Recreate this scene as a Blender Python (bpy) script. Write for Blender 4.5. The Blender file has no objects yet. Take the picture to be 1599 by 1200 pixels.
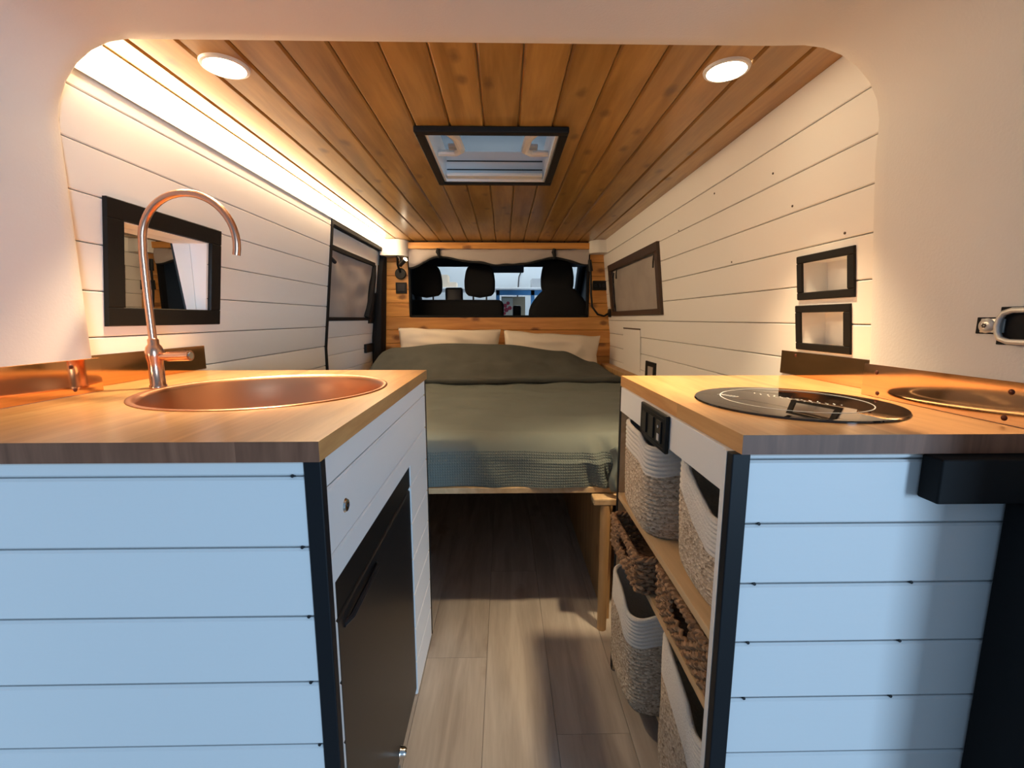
import bpy, bmesh, math, random
from mathutils import Vector, Matrix, noise as mnoise
random.seed(7)
S = bpy.context.scene
COL = S.collection
PI = math.pi

# ------------------------------------------------------------------ camera, world, exposure
cam_d = bpy.data.cameras.new('camera'); cam = bpy.data.objects.new('camera', cam_d); COL.objects.link(cam)
cam_d.sensor_width = 36.0; cam_d.lens = 692.0 / 1599.0 * 36.0; cam_d.clip_start = 0.02
cam.location = (0, 0, 1.034)
cam.rotation_euler = (math.radians(90 - 8.4), 0, -math.atan(12.5 / 692.0))
S.camera = cam
S.view_settings.view_transform = 'Standard'; S.view_settings.look = 'None'
S.view_settings.exposure = 0.1; S.view_settings.gamma = 1.0
S.view_settings.use_curve_mapping = False
W = bpy.data.worlds.new('daylight'); S.world = W; W.use_nodes = True
W.node_tree.nodes['Background'].inputs[0].default_value = (0.46, 0.70, 1.0, 1)
W.node_tree.nodes['Background'].inputs[1].default_value = 0.32
# daylight falling in through the workshop's open door, behind and to the right of the van
dl = bpy.data.lights.new('workshop_doorway', 'AREA'); dl.shape = 'RECTANGLE'; dl.size = 1.1; dl.size_y = 2.2; dl.energy = 310; dl.color = (0.48, 0.73, 1.0)
dlo = bpy.data.objects.new('workshop_doorway', dl); COL.objects.link(dlo); dlo.location = (3.8, -5.7, 0.9)
dlo.rotation_euler = (Vector((0.0, 0.6, 0.7)) - Vector(dlo.location)).to_track_quat('-Z', 'Y').to_euler()
LED_E = 30.0
SPOT_W = 64.0
DISC_E = 30.0
WARM = (1.0, 0.70, 0.42)

# ------------------------------------------------------------------ materials
M = {}
def newmat(name):
    m = bpy.data.materials.new(name); m.use_nodes = True
    nt = m.node_tree; return m, nt, nt.nodes['Principled BSDF']
def nd(nt, t, **kw):
    n = nt.nodes.new(t)
    for k, v in kw.items(): setattr(n, k, v)
    return n
def plain(name, col, rough=0.5, metal=0.0, bump=0.0, bscale=60.0, var=0.0, spec=None, vscale=6.0, coat=0):
    m, nt, p = newmat(name)
    p.inputs['Base Color'].default_value = (*col, 1); p.inputs['Roughness'].default_value = rough
    p.inputs['Metallic'].default_value = metal
    if spec is not None: p.inputs['Specular IOR Level'].default_value = spec
    if coat: p.inputs['Coat Weight'].default_value = coat; p.inputs['Coat Roughness'].default_value = 0.08
    if bump or var:
        tc = nd(nt, 'ShaderNodeTexCoord')
    if bump:
        n = nd(nt, 'ShaderNodeTexNoise'); n.inputs['Scale'].default_value = bscale; n.inputs['Detail'].default_value = 4
        b = nd(nt, 'ShaderNodeBump'); b.inputs['Strength'].default_value = bump; b.inputs['Distance'].default_value = 0.004
        nt.links.new(tc.outputs['Object'], n.inputs['Vector'])
        nt.links.new(n.outputs['Fac'], b.inputs['Height']); nt.links.new(b.outputs['Normal'], p.inputs['Normal'])
    if var:
        n2 = nd(nt, 'ShaderNodeTexNoise'); n2.inputs['Scale'].default_value = vscale; n2.inputs['Detail'].default_value = 5
        r = nd(nt, 'ShaderNodeValToRGB')
        r.color_ramp.elements[0].position = 0.3; r.color_ramp.elements[1].position = 0.7
        r.color_ramp.elements[0].color = (*[c * (1 - var) for c in col], 1)
        r.color_ramp.elements[1].color = (*[min(1, c * (1 + var)) for c in col], 1)
        nt.links.new(tc.outputs['Object'], n2.inputs['Vector'])
        nt.links.new(n2.outputs['Fac'], r.inputs['Fac']); nt.links.new(r.outputs['Color'], p.inputs['Base Color'])
    M[name] = m; return m
def emit(name, col, s):
    m, nt, p = newmat(name)
    p.inputs['Base Color'].default_value = (0.9, 0.88, 0.82, 1)
    p.inputs['Emission Color'].default_value = (*col, 1); p.inputs['Emission Strength'].default_value = s
    M[name] = m
def wood(name, c1, c2, ck, axis='y', rough=0.35, scale=1.0, knots=0.5, randv=0.25, bump=0.08, coat=0.0, coarse=1.0, kscale=4.5, kr0=0.045, kr1=0.10):
    """pine-like boards: long grain, darker rings, scattered knots, board-to-board change"""
    m, nt, p = newmat(name); L = nt.links.new
    p.inputs['Roughness'].default_value = rough
    if coat: p.inputs['Coat Weight'].default_value = coat; p.inputs['Coat Roughness'].default_value = 0.18
    tc = nd(nt, 'ShaderNodeTexCoord'); oi = nd(nt, 'ShaderNodeObjectInfo')
    add = nd(nt, 'ShaderNodeVectorMath', operation='ADD'); sc = nd(nt, 'ShaderNodeVectorMath', operation='SCALE')
    cmb = nd(nt, 'ShaderNodeCombineXYZ')
    for i in range(3): L(oi.outputs['Random'], cmb.inputs[i])
    L(cmb.outputs[0], sc.inputs[0]); sc.inputs['Scale'].default_value = 17.0
    L(tc.outputs['Object'], add.inputs[0]); L(sc.outputs[0], add.inputs[1])
    st = {'x': (0.09, 1, 1), 'y': (1, 0.09, 1), 'z': (1, 1, 0.09)}[axis]
    mp = nd(nt, 'ShaderNodeMapping'); mp.inputs['Scale'].default_value = [s * scale for s in st]
    L(add.outputs[0], mp.inputs['Vector'])
    n1 = nd(nt, 'ShaderNodeTexNoise'); n1.inputs['Scale'].default_value = 16 * coarse; n1.inputs['Detail'].default_value = 6
    n1.inputs['Distortion'].default_value = 1.2
    L(mp.outputs[0], n1.inputs['Vector'])
    n2 = nd(nt, 'ShaderNodeTexNoise'); n2.inputs['Scale'].default_value = 120; n2.inputs['Detail'].default_value = 2
    L(mp.outputs[0], n2.inputs['Vector'])
    r = nd(nt, 'ShaderNodeValToRGB')
    r.color_ramp.elements[0].position = 0.32; r.color_ramp.elements[1].position = 0.68
    r.color_ramp.elements[0].color = (*c1, 1); r.color_ramp.elements[1].color = (*c2, 1)
    mixf = nd(nt, 'ShaderNodeMath', operation='MULTIPLY_ADD')
    L(n2.outputs['Fac'], mixf.inputs[0]); mixf.inputs[1].default_value = 0.25; 
    sub = nd(nt, 'ShaderNodeMath', operation='SUBTRACT'); L(n1.outputs['Fac'], sub.inputs[0]); sub.inputs[1].default_value = 0.125
    L(sub.outputs[0], mixf.inputs[2]); L(mixf.outputs[0], r.inputs['Fac'])
    # knots
    kmp = nd(nt, 'ShaderNodeMapping'); kst = {'x': (0.55, 1, 1), 'y': (1, 0.55, 1), 'z': (1, 1, 0.55)}[axis]
    kmp.inputs['Scale'].default_value = kst; L(add.outputs[0], kmp.inputs['Vector'])
    v = nd(nt, 'ShaderNodeTexVoronoi', voronoi_dimensions='2D'); v.inputs['Scale'].default_value = kscale
    ksx = nd(nt, 'ShaderNodeSeparateXYZ'); kcx = nd(nt, 'ShaderNodeCombineXYZ'); L(kmp.outputs[0], ksx.inputs[0])
    for i_, k_ in enumerate({'y': 'XY', 'x': 'XZ', 'z': 'YZ'}[axis]): L(ksx.outputs[k_], kcx.inputs[i_])
    L(kcx.outputs[0], v.inputs['Vector'])
    kr = nd(nt, 'ShaderNodeMapRange'); kr.inputs['From Min'].default_value = kr0; kr.inputs['From Max'].default_value = kr1
    kr.inputs['To Min'].default_value = knots; kr.inputs['To Max'].default_value = 0.0
    nk = nd(nt, 'ShaderNodeTexNoise'); nk.inputs['Scale'].default_value = 30; L(add.outputs[0], nk.inputs['Vector'])
    ka = nd(nt, 'ShaderNodeMath', operation='MULTIPLY_ADD'); L(nk.outputs['Fac'], ka.inputs[0]); ka.inputs[1].default_value = 0.10
    L(v.outputs['Distance'], ka.inputs[2])
    ks = nd(nt, 'ShaderNodeMath', operation='SUBTRACT'); L(ka.outputs[0], ks.inputs[0]); ks.inputs[1].default_value = 0.05
    L(ks.outputs[0], kr.inputs['Value'])
    mk = nd(nt, 'ShaderNodeMix', data_type='RGBA'); L(kr.outputs[0], mk.inputs['Factor'])
    L(r.outputs['Color'], mk.inputs['A']); mk.inputs['B'].default_value = (*ck, 1)
    hs = nd(nt, 'ShaderNodeHueSaturation'); L(mk.outputs['Result'], hs.inputs['Color'])
    vr = nd(nt, 'ShaderNodeMapRange'); vr.inputs['To Min'].default_value = 1 - randv; vr.inputs['To Max'].default_value = 1 + randv
    L(oi.outputs['Random'], vr.inputs['Value']); L(vr.outputs[0], hs.inputs['Value'])
    L(hs.outputs['Color'], p.inputs['Base Color'])
    if bump:
        b = nd(nt, 'ShaderNodeBump'); b.inputs['Strength'].default_value = bump; b.inputs['Distance'].default_value = 0.002
        L(n1.outputs['Fac'], b.inputs['Height']); L(b.outputs['Normal'], p.inputs['Normal'])
    M[name] = m; return m

def painted(name, col, axis='y', rough=0.55, bump=0.05):
    """white paint over boards: faint raised grain"""
    m, nt, p = newmat(name); L = nt.links.new
    p.inputs['Base Color'].default_value = (*col, 1); p.inputs['Roughness'].default_value = rough
    tc = nd(nt, 'ShaderNodeTexCoord'); mp = nd(nt, 'ShaderNodeMapping')
    mp.inputs['Scale'].default_value = {'x': (0.06, 1, 1), 'y': (1, 0.06, 1)}[axis]
    n = nd(nt, 'ShaderNodeTexNoise'); n.inputs['Scale'].default_value = 90; n.inputs['Detail'].default_value = 5
    b = nd(nt, 'ShaderNodeBump'); b.inputs['Strength'].default_value = bump; b.inputs['Distance'].default_value = 0.003
    L(tc.outputs['Object'], mp.inputs[0]); L(mp.outputs[0], n.inputs['Vector']); L(n.outputs['Fac'], b.inputs['Height'])
    L(b.outputs['Normal'], p.inputs['Normal']); M[name] = m

wood('ceiling_pine', (0.29, 0.140, 0.026), (0.48, 0.265, 0.068), (0.10, 0.035, 0.008), 'y', 0.32, 1.0, 0.62, 0.16, 0.04, 0.3, kscale=6.5, kr0=0.03, kr1=0.12)
wood('bulkhead_pine', (0.50, 0.20, 0.04), (0.74, 0.36, 0.09), (0.16, 0.05, 0.012), 'x', 0.35, 1.0, 0.8, 0.12, 0.04, 0.2, kscale=6, kr0=0.05, kr1=0.14)
wood('worktop_wood', (0.52, 0.25, 0.085), (0.72, 0.41, 0.16), (0.30, 0.12, 0.04), 'y', 0.30, 1.2, 0.15, 0.16, 0.03, 0.3)
wood('floor_oak', (0.385, 0.33, 0.285), (0.54, 0.48, 0.425), (0.20, 0.13, 0.085), 'y', 0.42, 1.1, 0.35, 0.05, 0.05, kscale=3.0)
wood('bed_pine', (0.40, 0.22, 0.085), (0.56, 0.34, 0.15), (0.2, 0.09, 0.03), 'z', 0.5, 1.0, 0.4, 0.1)
wood('shelf_pine', (0.50, 0.33, 0.17), (0.66, 0.47, 0.27), (0.3, 0.16, 0.07), 'y', 0.5, 1.0, 0.4, 0.08)
wood('worktop_endgrain', (0.15, 0.060, 0.032), (0.26, 0.115, 0.065), (0.08, 0.03, 0.015), 'z', 0.5, 1.5, 0.4, 0.2)
painted('wall_paint', (0.85, 0.815, 0.77), 'y')
painted('cabinet_paint', (0.80, 0.81, 0.82), 'x', 0.5, 0.10)
painted('cabinet_side_paint', (0.80, 0.80, 0.80), 'y', 0.5, 0.05)
plain('panel_fabric', (0.74, 0.70, 0.66), 0.75, bump=0.12, bscale=220, var=0.015)
plain('white_gloss', (0.80, 0.80, 0.80), 0.3)
plain('white_soft', (0.78, 0.75, 0.70), 0.6)
plain('black_wood', (0.011, 0.010, 0.009), 0.5, bump=0.05, spec=0.2)
plain('brown_frame', (0.060, 0.032, 0.018), 0.5, bump=0.05)
plain('black_plastic', (0.009, 0.009, 0.009), 0.45, spec=0.25)
plain('black_rubber', (0.008, 0.008, 0.009), 0.7, spec=0.2)
plain('black_cloth', (0.013, 0.013, 0.015), 0.9, bump=0.25, bscale=400)
plain('dark_metal', (0.03, 0.03, 0.035), 0.4, 0.6)
plain('navy_trim', (0.010, 0.011, 0.014), 0.5, spec=0.25)
plain('fridge_black', (0.016, 0.015, 0.015), 0.36, spec=0.35)
plain('chrome', (0.75, 0.74, 0.72), 0.12, 1.0)
plain('steel_white', (0.62, 0.60, 0.56), 0.35, 0.5)
plain('copper', (0.74, 0.42, 0.29), 0.24, 1.0, bump=0.03, bscale=9)
plain('copper_sheet', (0.84, 0.47, 0.235), 0.08, 1.0, var=0.10, vscale=5)
plain('copper_bowl', (0.66, 0.33, 0.19), 0.32, 1.0, bump=0.015, bscale=20)
plain('mirror_glass', (0.90, 0.90, 0.88), 0.01, 1.0)
plain('hob_glass', (0.010, 0.009, 0.009), 0.03, 0.0, spec=0.8)
plain('hob_print', (0.75, 0.74, 0.70), 0.5)
plain('copper_rivet', (0.10, 0.025, 0.012), 0.4, 0.5)
plain('blind_fabric', (0.36, 0.31, 0.275), 0.9, bump=0.35, bscale=14, var=0.10, vscale=5)
plain('curtain_fabric', (0.50, 0.44, 0.41), 0.9, bump=0.4, bscale=25)
plain('pillow_cotton', (0.78, 0.69, 0.57), 0.9, bump=0.35, bscale=18)
plain('duvet_cotton', (0.088, 0.092, 0.080), 0.9, bump=0.5, bscale=9, var=0.12, vscale=9)
plain('sage_cotton', (0.150, 0.172, 0.155), 0.9, bump=0.15, bscale=25, var=0.05)
plain('rope_white', (0.70, 0.665, 0.61), 0.9, bump=0.5, bscale=260)
plain('cab_dark', (0.012, 0.014, 0.018), 0.6)
plain('visor_blue', (0.06, 0.09, 0.13), 0.7)
plain('concrete', (0.34, 0.34, 0.33), 0.9, var=0.1, vscale=1)
plain('garage_paint', (0.74, 0.78, 0.80), 0.9, var=0.03, vscale=1)
plain('body_paint', (0.50, 0.51, 0.52), 0.3)
plain('cardboard', (0.48, 0.33, 0.20), 0.85, bump=0.1)
plain('blue_paint', (0.10, 0.32, 0.62), 0.6)
plain('print_red', (0.55, 0.05, 0.07), 0.7, var=0.6, vscale=60)
plain('print_cream', (0.75, 0.62, 0.48), 0.7)
plain('grey_plastic', (0.45, 0.46, 0.47), 0.5)
emit('led_diffuser', (1.0, 0.73, 0.44), LED_E)
emit('spot_lens', (1.0, 0.80, 0.50), DISC_E)
emit('added_tube_glow', (0.90, 0.96, 1.0), 130.0)  # glow of the added, unseen lamp that brightens the workshop
emit('reading_lens', (1.0, 0.80, 0.55), 25.0)

def speckle(name, cols, scale, bump=0.6, rough=0.9):
    m, nt, p = newmat(name); L = nt.links.new
    p.inputs['Roughness'].default_value = rough
    tc = nd(nt, 'ShaderNodeTexCoord'); mp = nd(nt, 'ShaderNodeMapping'); mp.inputs['Scale'].default_value = (1, 1, 1.4)
    v = nd(nt, 'ShaderNodeTexVoronoi'); v.inputs['Scale'].default_value = scale
    sep = nd(nt, 'ShaderNodeSeparateColor'); r = nd(nt, 'ShaderNodeValToRGB'); cr = r.color_ramp
    cr.interpolation = 'LINEAR'
    cr.elements[0].color = (*cols[0], 1); cr.elements[1].color = (*cols[-1], 1)
    for i, c in enumerate(cols[1:-1]):
        e = cr.elements.new((i + 1) / (len(cols) - 1)); e.color = (*c, 1)
    L(tc.outputs['Object'], mp.inputs[0]); L(mp.outputs[0], v.inputs['Vector']); L(v.outputs['Color'], sep.inputs[0])
    L(sep.outputs[0], r.inputs['Fac']); L(r.outputs['Color'], p.inputs['Base Color'])
    b = nd(nt, 'ShaderNodeBump'); b.inputs['Strength'].default_value = bump; b.inputs['Distance'].default_value = 0.003
    L(v.outputs['Distance'], b.inputs['Height']); L(b.outputs['Normal'], p.inputs['Normal'])
    M[name] = m
speckle('rope_mixed', [(0.62, 0.51, 0.38), (0.40, 0.30, 0.21), (0.70, 0.60, 0.47), (0.25, 0.18, 0.12)], 190)
speckle('seagrass', [(0.34, 0.19, 0.095), (0.17, 0.09, 0.045), (0.46, 0.28, 0.155), (0.10, 0.05, 0.026)], 120)

def waffle_mat():
    m, nt, p = newmat('waffle'); L = nt.links.new
    p.inputs['Roughness'].default_value = 0.9
    tc = nd(nt, 'ShaderNodeTexCoord')
    n = nd(nt, 'ShaderNodeTexNoise'); n.inputs['Scale'].default_value = 3; n.inputs['Detail'].default_value = 5
    L(tc.outputs['Object'], n.inputs['Vector'])
    r = nd(nt, 'ShaderNodeValToRGB'); r.color_ramp.elements[0].color = (0.120, 0.145, 0.135, 1); r.color_ramp.elements[1].color = (0.150, 0.175, 0.160, 1)
    L(n.outputs['Fac'], r.inputs['Fac']); L(r.outputs['Color'], p.inputs['Base Color'])
    uv = nd(nt, 'ShaderNodeUVMap')
    w1 = nd(nt, 'ShaderNodeTexWave', bands_direction='X'); w1.inputs['Scale'].default_value = 40
    w2 = nd(nt, 'ShaderNodeTexWave', bands_direction='Y'); w2.inputs['Scale'].default_value = 34
    for w in (w1, w2): L(uv.outputs['UV'], w.inputs['Vector']); w.inputs['Distortion'].default_value = 0.3
    mx = nd(nt, 'ShaderNodeMath', operation='MAXIMUM'); L(w1.outputs['Fac'], mx.inputs[0]); L(w2.outputs['Fac'], mx.inputs[1])
    b = nd(nt, 'ShaderNodeBump'); b.inputs['Strength'].default_value = 0.55; b.inputs['Distance'].default_value = 0.004
    L(mx.outputs[0], b.inputs['Height']); L(b.outputs['Normal'], p.inputs['Normal']); M['waffle'] = m
waffle_mat()
def glass_mat(name, tint, fac, rough=0.02):
    m, nt, p = newmat(name); L = nt.links.new
    out = nt.nodes['Material Output']; tr = nd(nt, 'ShaderNodeBsdfTransparent'); tr.inputs[0].default_value = (*tint, 1)
    gl = nd(nt, 'ShaderNodeBsdfGlossy'); gl.inputs['Roughness'].default_value = rough
    mx = nd(nt, 'ShaderNodeMixShader'); mx.inputs[0].default_value = fac
    L(tr.outputs[0], mx.inputs[1]); L(gl.outputs[0], mx.inputs[2]); L(mx.outputs[0], out.inputs[0]); M[name] = m
glass_mat('windscreen_glass', (0.93, 0.96, 0.97), 0.04)
def acrylic_mat():
    m, nt, p = newmat('acrylic'); L = nt.links.new
    out = nt.nodes['Material Output']; tr = nd(nt, 'ShaderNodeBsdfTransparent'); tr.inputs[0].default_value = (0.84, 0.76, 0.68, 1)
    df = nd(nt, 'ShaderNodeBsdfTranslucent'); df.inputs[0].default_value = (0.55, 0.56, 0.57, 1)
    mx = nd(nt, 'ShaderNodeMixShader'); mx.inputs[0].default_value = 0.55
    L(tr.outputs[0], mx.inputs[1]); L(df.outputs[0], mx.inputs[2]); L(mx.outputs[0], out.inputs[0]); M['acrylic'] = m
acrylic_mat()

# ------------------------------------------------------------------ geometry helpers
class B:
    def __init__(s): s.bm = bmesh.new(); s.uv = None
    def box(s, x0, x1, y0, y1, z0, z1, bev=0.0, seg=2, xf=None):
        c = bmesh.ops.create_cube(s.bm, size=1.0); vs = c['verts']
        for v in vs:
            v.co = Vector(((x0 + x1) / 2 + v.co.x * (x1 - x0), (y0 + y1) / 2 + v.co.y * (y1 - y0), (z0 + z1) / 2 + v.co.z * (z1 - z0)))
        if bev:
            es = list({e for v in vs for e in v.link_edges})
            r = bmesh.ops.bevel(s.bm, geom=es, offset=bev, segments=seg, affect='EDGES', profile=0.5)
            vs = list({v for f in r['faces'] for v in f.verts} | {v for v in vs if v.is_valid})
        if xf is not None:
            for v in vs: v.co = xf @ v.co
        return s
    def poly(s, pts, faces):
        vs = [s.bm.verts.new(p) for p in pts]
        for f in faces:
            try: s.bm.faces.new([vs[i] for i in f])
            except ValueError: pass
        return s
    def prism(s, ring, d):
        """closed ring of points extruded by vector d"""
        n = len(ring); d = Vector(d); pts = [Vector(p) for p in ring]; pts = pts + [p + d for p in pts]
        fs = [tuple(range(n))[::-1], tuple(range(n, 2 * n))] + [(i, (i + 1) % n, n + (i + 1) % n, n + i) for i in range(n)]
        return s.poly(pts, fs)
    def tube(s, pts, r, n=10, cap=True, closed=False):
        pts = [Vector(p) for p in pts]; m = len(pts); rs = r if isinstance(r, (list, tuple)) else [r] * m
        rings = []; prev = None
        for i, p in enumerate(pts):
            if closed: t = pts[(i + 1) % m] - pts[i - 1]
            else: t = pts[min(i + 1, m - 1)] - pts[max(i - 1, 0)]
            t.normalize()
            if prev is None:
                a = Vector((0, 0, 1)) if abs(t.z) < 0.9 else Vector((1, 0, 0)); u = t.cross(a).normalized()
            else:
                u = (prev - t * prev.dot(t)).normalized()
            prev = u; w = t.cross(u)
            rings.append([s.bm.verts.new(p + (u * math.cos(2 * PI * k / n) + w * math.sin(2 * PI * k / n)) * rs[i]) for k in range(n)])
        rng = range(m) if closed else range(m - 1)
        for i in rng:
            a, b = rings[i], rings[(i + 1) % m]
            for k in range(n): s.bm.faces.new([a[k], a[(k + 1) % n], b[(k + 1) % n], b[k]])
        if cap and not closed:
            s.bm.faces.new(rings[0][::-1]); s.bm.faces.new(rings[-1])
        return s
    def cyl(s, p0, p1, r0, r1=None, n=20): return s.tube([p0, p1], [r0, r0 if r1 is None else r1], n)
    def lathe(s, c, prof, n=48, axis='z', closed=False):
        c = Vector(c); rings = []
        for r, z in prof:
            ring = []
            for k in range(n):
                a = 2 * PI * k / n
                if axis == 'z': q = Vector((r * math.cos(a), r * math.sin(a), z))
                elif axis == 'x': q = Vector((z, r * math.cos(a), r * math.sin(a)))
                else: q = Vector((r * math.cos(a), z, r * math.sin(a)))
                ring.append(s.bm.verts.new(c + q))
            rings.append(ring)
        for i in range(len(rings) - 1):
            for k in range(n): s.bm.faces.new([rings[i][k], rings[i][(k + 1) % n], rings[i + 1][(k + 1) % n], rings[i + 1][k]])
        if closed:
            s.bm.faces.new(rings[0]); s.bm.faces.new(rings[-1])
        return s
    def grid(s, fn, nu, nv, uvfn=None, closeu=False):
        vs = [[s.bm.verts.new(fn(i / nu, j / nv)) for j in range(nv + 1)] for i in range(nu if closeu else nu + 1)]
        lay = s.bm.loops.layers.uv.verify() if uvfn else None
        for i in range(nu):
            for j in range(nv):
                ii = (i + 1) % nu if closeu else i + 1
                f = s.bm.faces.new([vs[i][j], vs[ii][j], vs[ii][j + 1], vs[i][j + 1]])
                if lay:
                    for l, (a, b) in zip(f.loops, ((i, j), (i + 1, j), (i + 1, j + 1), (i, j + 1))): l[lay].uv = uvfn(a / nu, b / nv)
        return s
def mesh(b, name, mat, smooth=False, angle=None):
    bmesh.ops.recalc_face_normals(b.bm, faces=b.bm.faces)
    me = bpy.data.meshes.new(name); b.bm.to_mesh(me); b.bm.free()
    me.materials.append(M[mat])
    if smooth:
        me.polygons.foreach_set('use_smooth', [True] * len(me.polygons))
        try: me.set_sharp_from_angle(angle=math.radians(angle or 40))
        except Exception: pass
    return me
def obj(name, b, mat, parent=None, smooth=False, angle=None):
    o = bpy.data.objects.new(name, mesh(b, name, mat, smooth, angle)); COL.objects.link(o)
    if parent is not None:
        o.parent = parent
        o.matrix_parent_inverse = Matrix.Translation(-parent.location)
    return o
def tag(o, label=None, cat=None, group=None, kind=None):
    if label: o['label'] = label
    if cat: o['category'] = cat
    if group: o['group'] = group
    if kind: o['kind'] = kind
    return o
def thing(name, loc, label, cat, group=None):
    o = bpy.data.objects.new(name, None); COL.objects.link(o); o.location = loc; o.empty_display_size = 0.05
    return tag(o, label, cat, group)
def struct(name, b, mat, label=None, smooth=False):
    return tag(obj(name, b, mat, None, smooth), label, None, None, 'structure')

# ------------------------------------------------------------------ the van's frame (metres; x right, y forward, z up from the van floor)
C0 = -0.065                       # middle line of the van
CEIL = 1.59; YB = 3.36            # ceiling height, front partition
YE = 0.95                         # where the rear surround meets the boards
def hw(z): return 0.88 - max(0.0, z - 0.88) * (0.08 / 0.71)
def wx(side, z, t=0.0): return C0 + side * (hw(z) - t)

def cells(a0, a1, b0, b1, holes):
    """split a rectangle around holes -> rectangles (a0,a1,b0,b1)"""
    As = sorted({a0, a1, *[min(max(h[k], a0), a1) for h in holes for k in (0, 1)]})
    Bs = sorted({b0, b1, *[min(max(h[k], b0), b1) for h in holes for k in (2, 3)]})
    out = []
    for j in range(len(Bs) - 1):
        run = None
        for i in range(len(As) - 1):
            ca, cb = (As[i] + As[i + 1]) / 2, (Bs[j] + Bs[j + 1]) / 2
            inh = any(h[0] < ca < h[1] and h[2] < cb < h[3] for h in holes)
            if inh:
                if run: out.append(run); run = None
            else: run = (run[0], As[i + 1], Bs[j], Bs[j + 1]) if run else (As[i], As[i + 1], Bs[j], Bs[j + 1])
        if run: out.append(run)
    return out
def plank(b, a0, a1, b0, b1, lo, hi, f, th=0.010, ch=0.0035):
    """one board cell; a = length, b = width, t = depth; chamfer on plank edges lo / hi"""
    e0, e1 = (ch if lo else 0), (ch if hi else 0)
    sec = [(b0, 0.0), (b0, th - e0)] + ([(b0 + e0, th)] if lo else []) + ([(b1 - e1, th)] if hi else []) + [(b1, th - e1), (b1, 0.0)]
    if not lo: sec = [s_ for s_ in sec]
    n = len(sec)
    pts = [f(a0, s_[0], s_[1]) for s_ in sec] + [f(a1, s_[0], s_[1]) for s_ in sec]
    b.poly(pts, [tuple(range(n)), tuple(range(n, 2 * n))] + [(i, (i + 1) % n, n + (i + 1) % n, n + i) for i in range(n)])
def boards(parent, name, edges, a0, a1, holes, f, mat, gap=0.0016, th=0.010, ch=0.0035):
    for i in range(len(edges) - 1):
        lo, hi = edges[i] + gap / 2, edges[i + 1] - gap / 2
        cs = cells(a0, a1, lo, hi, [h for h in holes if h[2] < hi and h[3] > lo])
        if not cs: continue
        comp = []
        for c in cs:                      # pieces of a board that still hang together stay one object
            hit = [k for k in comp if any((abs(c[2] - d[3]) < 1e-6 or abs(c[3] - d[2]) < 1e-6) and c[0] < d[1] and c[1] > d[0] for d in k)]
            comp = [k for k in comp if k not in hit] + [sum(hit, []) + [c]]
        for k in comp:
            b = B()
            for c in k: plank(b, *c, abs(c[2] - lo) < 1e-6, abs(c[3] - hi) < 1e-6, f, th, ch)
            obj(name, b, mat, parent)

# ---- floor
b = B(); b.box(C0 - 0.95, C0 + 0.95, 0.30, 3.40, -0.06, -0.006)
floor = struct('floor', b, 'cab_dark')
xs = [-0.98 + 0.185 * k for k in range(12)]
for i in range(10):
    y = 0.30; k = 0
    cuts = [0.30] + [0.30 + ((i * 0.47) % 1.2) + 0.25 + 1.25 * q for q in range(3)] + [3.40]
    cuts = [c for c in cuts if c <= 3.40]
    for q in range(len(cuts) - 1):
        b = B(); plank(b, cuts[q] + 0.0004, cuts[q + 1] - 0.0004, xs[i] + 0.0004, xs[i + 1] - 0.0004, True, True, lambda a, bb, t: (bb, a, -0.006 + t), 0.006, 0.0008)
        obj('floor_plank', b, 'floor_oak', floor)

# ---- ceiling with the roof hatch opening
HX0, HX1, HY0, HY1 = -0.235, 0.165, 1.415, 1.885
b = B()
for c in cells(C0 - 0.90, C0 + 0.90, 0.30, 3.45, [(HX0, HX1, HY0, HY1)]): b.box(*c, CEIL + 0.0105, CEIL + 0.045)
ceiling = struct('ceiling', b, 'body_paint')
edges = [0.044 - 0.1 * 8 - 0.03] + [0.044 + 0.1 * k for k in range(-7, 8)]
edges = [C0 - 0.80] + [0.0435 + 0.1003 * k for k in range(-8, 8) if C0 - 0.77 < 0.0435 + 0.1003 * k < C0 + 0.77] + [C0 + 0.80]
boards(ceiling, 'ceiling_plank', edges, 0.90, YB, [(HY0, HY1, HX0, HX1)], lambda a, bb, t: (bb, a, CEIL + 0.010 - t), 'ceiling_pine', ch=0.005)

# ---- side walls
RH = [(0.999, 1.168, 1.094, 1.18), (1.012, 1.175, 0.966, 1.052), (2.205, 3.185, 1.066, 1.388)]      # niches, window
LD = (2.345, 3.34, -1, 1.52); MH = (1.080, 1.400, 1.052, 1.262)
LWH = []
for side, nm, zed, holes in ((-1, 'wall_left', [0.40, 0.49, 0.59, 0.69, 0.79, 0.891, 0.992, 1.095, 1.197, 1.298, 1.396, 1.497, 1.592], [LD, MH]),
                             (1, 'wall_right', [0.40, 0.45, 0.545, 0.64, 0.735, 0.83, 0.925, 1.021, 1.117, 1.212, 1.308, 1.40, 1.494, 1.592], RH)):
    b = B()
    bh = holes if side == 1 else [(2.345, 3.34, 0.30, 1.52), MH]
    for (a0, a1, z0, z1) in cells(0.30, 3.45, -0.06, 1.64, bh):
        zs = sorted({z0, z1, *[q for q in (0.88,) if z0 < q < z1]})
        for q in range(len(zs) - 1):
            ring = [(wx(side, z, -0.0005), a0, z) for z in (zs[q], zs[q + 1])] + [(wx(side, z, -0.03), a0, z) for z in (zs[q + 1], zs[q])]
            b.prism(ring, (0, a1 - a0, 0))
    wall = struct(nm, b, 'brown_frame')
    boards(wall, 'wall_plank', zed, 0.955 if side < 0 else 0.865, YB, holes, lambda a, bb, t, s_=side: (wx(s_, bb, t - 0.010 + 0.010), a, bb), 'wall_paint', gap=0.0022, th=0.010, ch=0.0022)
    if side == 1: wall_right = wall
    else: wall_left = wall
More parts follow.
